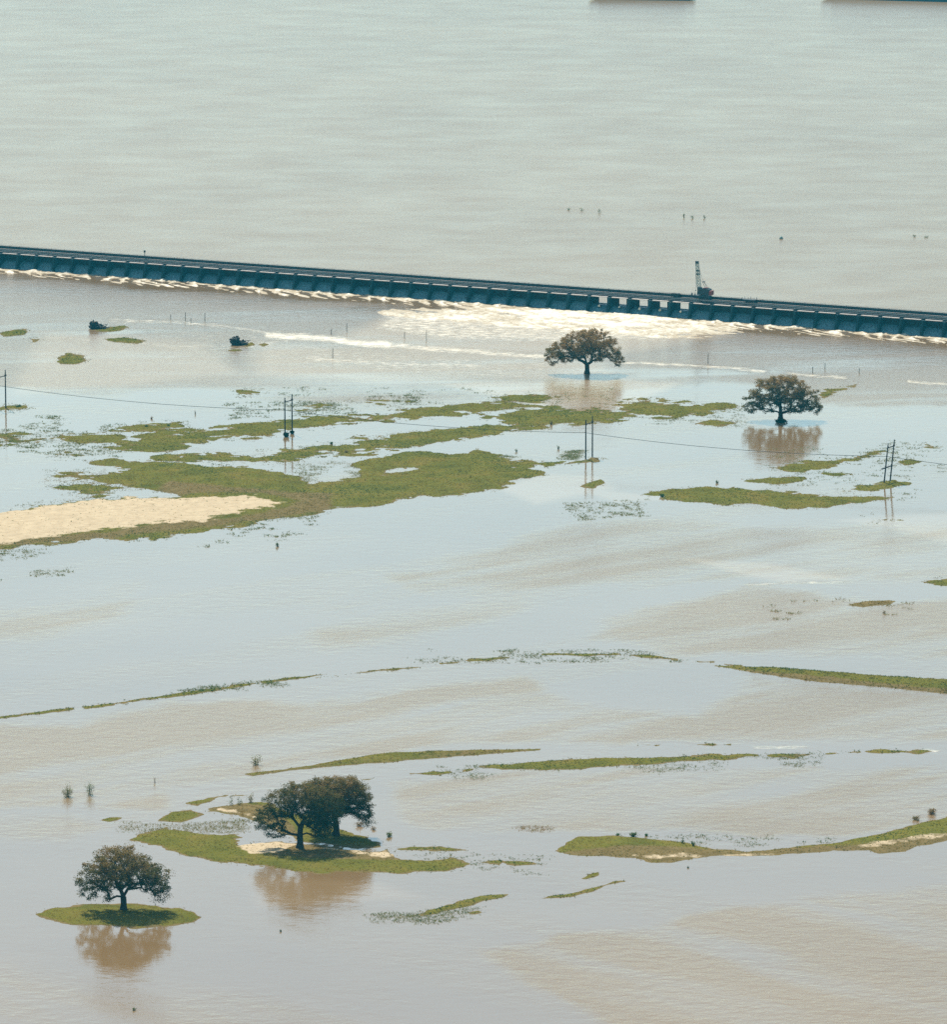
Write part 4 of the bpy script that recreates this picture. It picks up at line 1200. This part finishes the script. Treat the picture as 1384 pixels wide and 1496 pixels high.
bush('willow_bush', 98, 1164, 17, 21, 'yellow-green bush standing in open water, left of its grey neighbour', 'bush', seed=3, n=800, tint=0.6, leaf=0.15)
bush('willow_bush', 130, 1161, 19, 25, 'grey-green bush standing in open water, right of the yellow one', 'bush', seed=4, n=650, tint=0.3, leaf=0.13)
bush('willow_bush', 374, 1117, 20, 18, 'thin brown bush in water behind the start of the mud levee', 'bush', seed=5, n=260, tint=0.6, leaf=0.22)
bush('sapling', 338, 1178, 12, 20, 'leftmost of three thin saplings by the tip of the oak island', 'sapling', seed=6, n=80, tint=0.4, leaf=0.2, stems=4, group='saplings by the oak island')
bush('sapling', 349, 1177, 11, 18, 'middle of three thin saplings by the tip of the oak island', 'sapling', seed=7, n=80, tint=0.4, leaf=0.2, stems=4, group='saplings by the oak island')
bush('sapling', 366, 1173, 16, 18, 'fullest of three thin saplings, nearest the dark feathery oak', 'sapling', seed=8, n=150, tint=0.7, leaf=0.2, stems=6, group='saplings by the oak island')
bush('twig_snag', 226, 1143, 7, 12, 'bare pinkish twigs poking from open water', 'snag', seed=9, n=20, tint=0.9, leaf=0.15, stems=4)
bush('brush_clump', 525, 1207, 15, 9, 'leftmost and widest of three brown brush clumps right of the twin oaks', 'brush', seed=12, n=170, tint=0.95, leaf=0.22, group='brown brush clumps in water')
bush('brush_clump', 545, 1212, 11, 6, 'middle, faintest of three brown brush clumps right of the twin oaks', 'brush', seed=13, n=90, tint=0.95, leaf=0.2, group='brown brush clumps in water')
bush('brush_clump', 568, 1222, 12, 8, 'darkest of three brown brush clumps, farthest right of the twin oaks', 'brush', seed=14, n=220, tint=0.3, leaf=0.2, group='brown brush clumps in water')
bush('brush_clump', 1362, 1189, 20, 9, 'wide brown brush clump beside the levee at the right edge', 'brush', seed=15, n=300, tint=0.95, leaf=0.24, group='brown brush clumps in water')
bush('brush_clump', 1340, 1198, 18, 8, 'low brown brush clump just left of the wide one at the right edge', 'brush', seed=16, n=220, tint=0.8, leaf=0.22, group='brown brush clumps in water')
bush('dark_shrub', 926, 1222, 11, 7, 'round dark shrub in the middle of three above the long grass bank', 'shrub', seed=17, n=300, tint=0.2, leaf=0.2, group='small dark shrubs above the long grass bank')
bush('dark_shrub', 903, 1220, 8, 3, 'left low shrub of three above the long grass bank', 'shrub', seed=18, n=120, tint=0.0, leaf=0.2, group='small dark shrubs above the long grass bank')
bush('dark_shrub', 945, 1221, 7, 4, 'right low shrub of three above the long grass bank', 'shrub', seed=19, n=120, tint=0.0, leaf=0.2, group='small dark shrubs above the long grass bank')
bush('dark_shrub', 997, 1233, 7, 11, 'upright green shrub on the long grass bank, left one of two', 'shrub', seed=20, n=90, tint=0.1, leaf=0.2)
bush('dark_shrub', 1013, 1237, 8, 10, 'upright dark shrub on the long grass bank, right one of two', 'shrub', seed=21, n=130, tint=0.05, leaf=0.2)
bush('pole_brush', 417.8, 638, 9, 9, 'dark brush heap at the foot of the left leg of the pole pair', 'brush', mat='oak', seed=22, n=340, tint=0.0, leaf=0.4)
bush('pole_brush', 426.5, 634, 7, 6, 'small dark brush heap at the foot of the right leg of the pole pair', 'brush', mat='oak', seed=23, n=180, tint=0.05, leaf=0.35)
bush('dark_shrub', 26, 595, 12, 4, 'low dark green shrub beside the left edge pole', 'shrub', seed=24, n=260, tint=0.0, leaf=0.3)
bush('dark_shrub', 405, 798, 5, 7, 'tiny dark bush alone in the water below the sand bar', 'shrub', seed=25, n=90, tint=0.1, leaf=0.25)
bush('dark_shrub', 410, 1361, 4, 3.4, 'tiny dark dot of weed below the twin oaks reflection', 'shrub', seed=26, n=60, tint=0.0, leaf=0.14)
bush('dark_shrub', 195, 1476, 7, 4.5, 'tiny weed clump near the bottom edge', 'shrub', seed=27, n=70, tint=0.2, leaf=0.16)
bush('dark_shrub', 221, 612, 4, 4, 'tiny red-brown shrub above the upper grass strip', 'shrub', seed=28, n=90, tint=1.0, leaf=0.25)
bush('dark_shrub', 214, 624, 6, 4, 'tiny dark shrub at the left head of the upper grass strip', 'shrub', seed=29, n=90, tint=0.0, leaf=0.25)
bush('dark_shrub', 246, 623, 6, 4, 'second tiny dark shrub at the head of the upper grass strip', 'shrub', seed=30, n=90, tint=0.0, leaf=0.25)
bush('dark_shrub', 285, 605, 4, 7, 'thin tan stalk of brush above the upper grass strip', 'shrub', seed=31, n=40, tint=0.9, leaf=0.2)
bush('dark_shrub', 484, 649, 6, 4, 'small dark shrub on the second grass strip', 'shrub', seed=32, n=120, tint=0.0, leaf=0.25)
bush('dark_shrub', 506, 662, 7, 5, 'small red-brown shrub on the second grass strip', 'shrub', seed=33, n=120, tint=0.8, leaf=0.25)
bush('dark_shrub', 485, 718, 8, 4, 'small green shrub on the broad grass bank', 'shrub', seed=34, n=120, tint=0.0, leaf=0.25)
bush('dark_shrub', 806, 620, 5, 6, 'small brown shrub on the grass strip by the middle poles', 'shrub', seed=35, n=120, tint=0.7, leaf=0.25)
bush('dark_shrub', 816, 656, 5, 7, 'small dark stalk in the water left of the middle poles', 'shrub', seed=36, n=60, tint=0.2, leaf=0.2)
bush('dark_shrub', 755, 660, 5, 5, 'small dark bush in the water above the bright grass', 'shrub', seed=37, n=60, tint=0.2, leaf=0.2)
bush('dark_shrub', 1048, 706, 5, 6, 'small dark bush above the right grass bank', 'shrub', seed=38, n=80, tint=0.1, leaf=0.22)
bush('dark_shrub', 968, 726, 9, 6, 'dark green shrub at the left tip of the right grass bank', 'shrub', seed=39, n=220, tint=0.0, leaf=0.28)
bush('dark_shrub', 1293, 896, 6, 4, 'tiny brown weed below the mud islet', 'shrub', seed=40, n=60, tint=0.9, leaf=0.18)
bush('dark_shrub', 1006, 1268, 4, 3, 'tiny dark weed just below the long bank', 'shrub', seed=41, n=50, tint=0.0, leaf=0.15)
bush('oak_root_brush', 1141, 617, 26, 5, 'dark roots and brush round the foot of the right oak', 'brush', mat='oak', seed=42, n=420, tint=0.05, leaf=0.4)
# drowned willow tops far out in the river
for i, (x, y, w, h) in enumerate([(831, 307, 7, 5), (851, 308, 9, 5), (876, 311, 8, 6), (1000, 318, 5, 9), (1012, 319, 7, 7), (1030, 319, 6, 6), (1337, 346, 7, 4), (1355, 347, 8, 4)]):
    labs = ['leftmost faint willow top far out in the river', 'second faint willow top from the left, far out in the river', 'third faint willow top from the left, right end of its trio', 'slender dark willow top in the river left of the crane tip', 'darkest willow top in the river above the crane tip', 'short willow top in the river right of the crane tip', 'low willow top in the river near the right edge', 'rightmost low willow top in the river']
    b = bush('drowned_willow', x, y, w, h, labs[i], 'bush', seed=60 + i, n=40, tint=0.35, leaf=0.30, group='drowned willow tops in the river', stems=5)
    q = at(x, y, Z_UP); b.location = q
m = MB(); m.tube([(0, 0, -0.4), (0, 0, 0.15), (0, 0, 0.5), (0, 0, 0.9)], [0.5, 0.62, 0.5, 0.15], 12)
o = m.build('buoy', M['boom'], None, at(1142, 349, Z_UP), True); tag(o, 'small green buoy floating in the river right of the crane', 'buoy')

def drift_heap(px, py, seed, label, tail):
    rr = random.Random(seed)
    root = empty('driftwood_heap', at(px, py)); tag(root, label, 'driftwood', 'driftwood heaps snagged in the flood')
    def logs(n, x0, x1, z0, z1, r0, r1, lmin, lmax, steep):
        m = MB()
        for _ in range(n):
            c = Vector((rr.uniform(x0, x1), rr.uniform(-1.3, 1.3), rr.uniform(z0, z1)))
            an = rr.uniform(0, PI); el = rr.uniform(-steep, steep); L = rr.uniform(lmin, lmax) / 2
            d = Vector((math.cos(an) * math.cos(el), math.sin(an) * math.cos(el), math.sin(el)))
            a = c - d * L; b = c + d * L
            a.z = max(a.z, -0.2); b.z = max(b.z, -0.1)
            r = rr.uniform(r0, r1)
            m.tube([tuple(a), tuple(c + Vector((rr.uniform(-.08, .08),) * 3)), tuple(b)], [r, r * 0.95, r * 0.7], 6)
        return m
    logs(60, -2.0, -0.4, 0.1, 1.9, 0.12, 0.30, 1.0, 2.0, 0.9).build('log_pile', M['drift'], root)
    logs(45, -0.6, 1.2, 0.1, 1.1, 0.12, 0.28, 1.0, 2.0, 0.5).build('log_pile', M['drift'], root)
    logs(14, 1.0, 2.4, 0.0, 0.5, 0.08, 0.18, 1.2, 2.2, 0.2).build('log_pile', M['drift'], root)
    m = MB(); m.tube([(0.9, -0.3, 0.5), (1.8, -0.2, 1.05), (2.9 + tail, 0, 1.2)], [0.16, 0.12, 0.07], 6); m.tube([(1.8, 0, 0.3), (2.5, 0, 0.7), (2.75, 0, 1.15)], [0.12, 0.1, 0.06], 6); m.build('branch', M['drift'], root)
    m = MB(); m.tube([(1.0, -0.9, 0.55), (2.2, -0.8, 0.75)], [0.16, 0.1], 6); m.build('bleached_log', M['pale_wood'], root)
    bm = MB(); bm.tube([(-1.5, -1.2, 1.9), (-0.6, -1.1, 2.05)], [0.14, 0.1], 6); bm.build('bleached_log', M['pale_wood'], root)
drift_heap(142, 480, 5, 'dark driftwood heap snagged on the thin green islet at the upper left', 0.0)
drift_heap(349, 503.5, 8, 'dark driftwood heap standing taller at its left end, below the foam line', 0.4)

# ------------------------------------------------------------------ barges at the top edge
def barge(px0, px1, py0, py1, label, h):
    a = at(px0, py0, Z_UP); b = at(px1, py1, Z_UP)
    d = b - a; L = d.length; an = math.atan2(d.y, d.x)
    root = empty('barge', a, an); tag(root, label, 'barge', 'dark barges moored far across the river')
    W = 14.0
    m = MB(); m.prism_y([(0, 2.6), (2.0, 0.9), (6.5, -1), (L - 6.5, -1), (L - 2.0, 0.9), (L, 2.6), (L, h), (0, h)], 0, W); m.build('hull', M['hull'], root)
    m = MB(); m.box(4, L - 4, -0.06, -0.003, 0.02, 0.75); m.build('rust_band', M['rust'], root)
    m = MB(); m.box(5, L - 5, 1.5, W - 1.5, h + 0.003, h + 1.3); m.build('cargo_coaming', M['hull'], root)
    n = 7
    for k in range(n):
        x = 5.2 + (L - 10.4) * k / n
        m = MB(); m.prism_x([(1.2, h + 1.303), (W / 2, h + 2.4), (W - 1.2, h + 1.303)], x + 0.1, x + (L - 10.4) / n - 0.1); m.build('hatch_cover', M['hull'], root)
    for x in (1.5, L - 1.5):
        m = MB(); m.tube([(x, 0.8, h + 0.003), (x, 0.8, h + 0.7)], 0.22, 8); m.build('bollard', M['steel'], root)
barge(860, 1013, -1.2, 0.6, 'dark blue barge with a pointed end at the top edge, left of the other', 4.2)
barge(1200, 1620, -2.2, 9.0, 'longer dark blue barge reaching out of the top right corner', 4.6)

# far shore beyond the frame: low bank
mb = MB()
pts = [(-4000, 3300), (-1500, 3150), (-500, 3060), (0, 3000), (500, 2960), (1500, 3050), (4000, 3300)]
for (x, y) in pts:
    mb.v += [(x, y, Z_UP - 0.5), (x, y + 25, Z_UP + 4), (x, y + 60, Z_UP + 5), (x, y + 9000, Z_UP + 5)]
for i in range(len(pts) - 1):
    for j in range(3):
        a = i * 4 + j
        mb.f.append((a, a + 4, a + 5, a + 1))
tag(mb.build('far_bank', M['land']), kind='structure')

# ------------------------------------------------------------------ haze
hz_m = bpy.data.materials.new('haze'); hz_m.use_nodes = True
nt = hz_m.node_tree
for n in list(nt.nodes): nt.nodes.remove(n)
out = nt.nodes.new('ShaderNodeOutputMaterial'); pv = nt.nodes.new('ShaderNodeVolumePrincipled')
pv.inputs['Color'].default_value = (0.06, 0.74, 1.0, 1)
pv.inputs['Density'].default_value = 0.000055
pv.inputs['Anisotropy'].default_value = 0.0
nt.links.new(pv.outputs[0], out.inputs['Volume'])
mb = MB(); mb.box(-9500, 9500, -4500, 14500, -5.5, 222)
o = mb.build('haze', hz_m); tag(o, kind='stuff')
o['label'] = 'thin blue air haze over the whole flood';
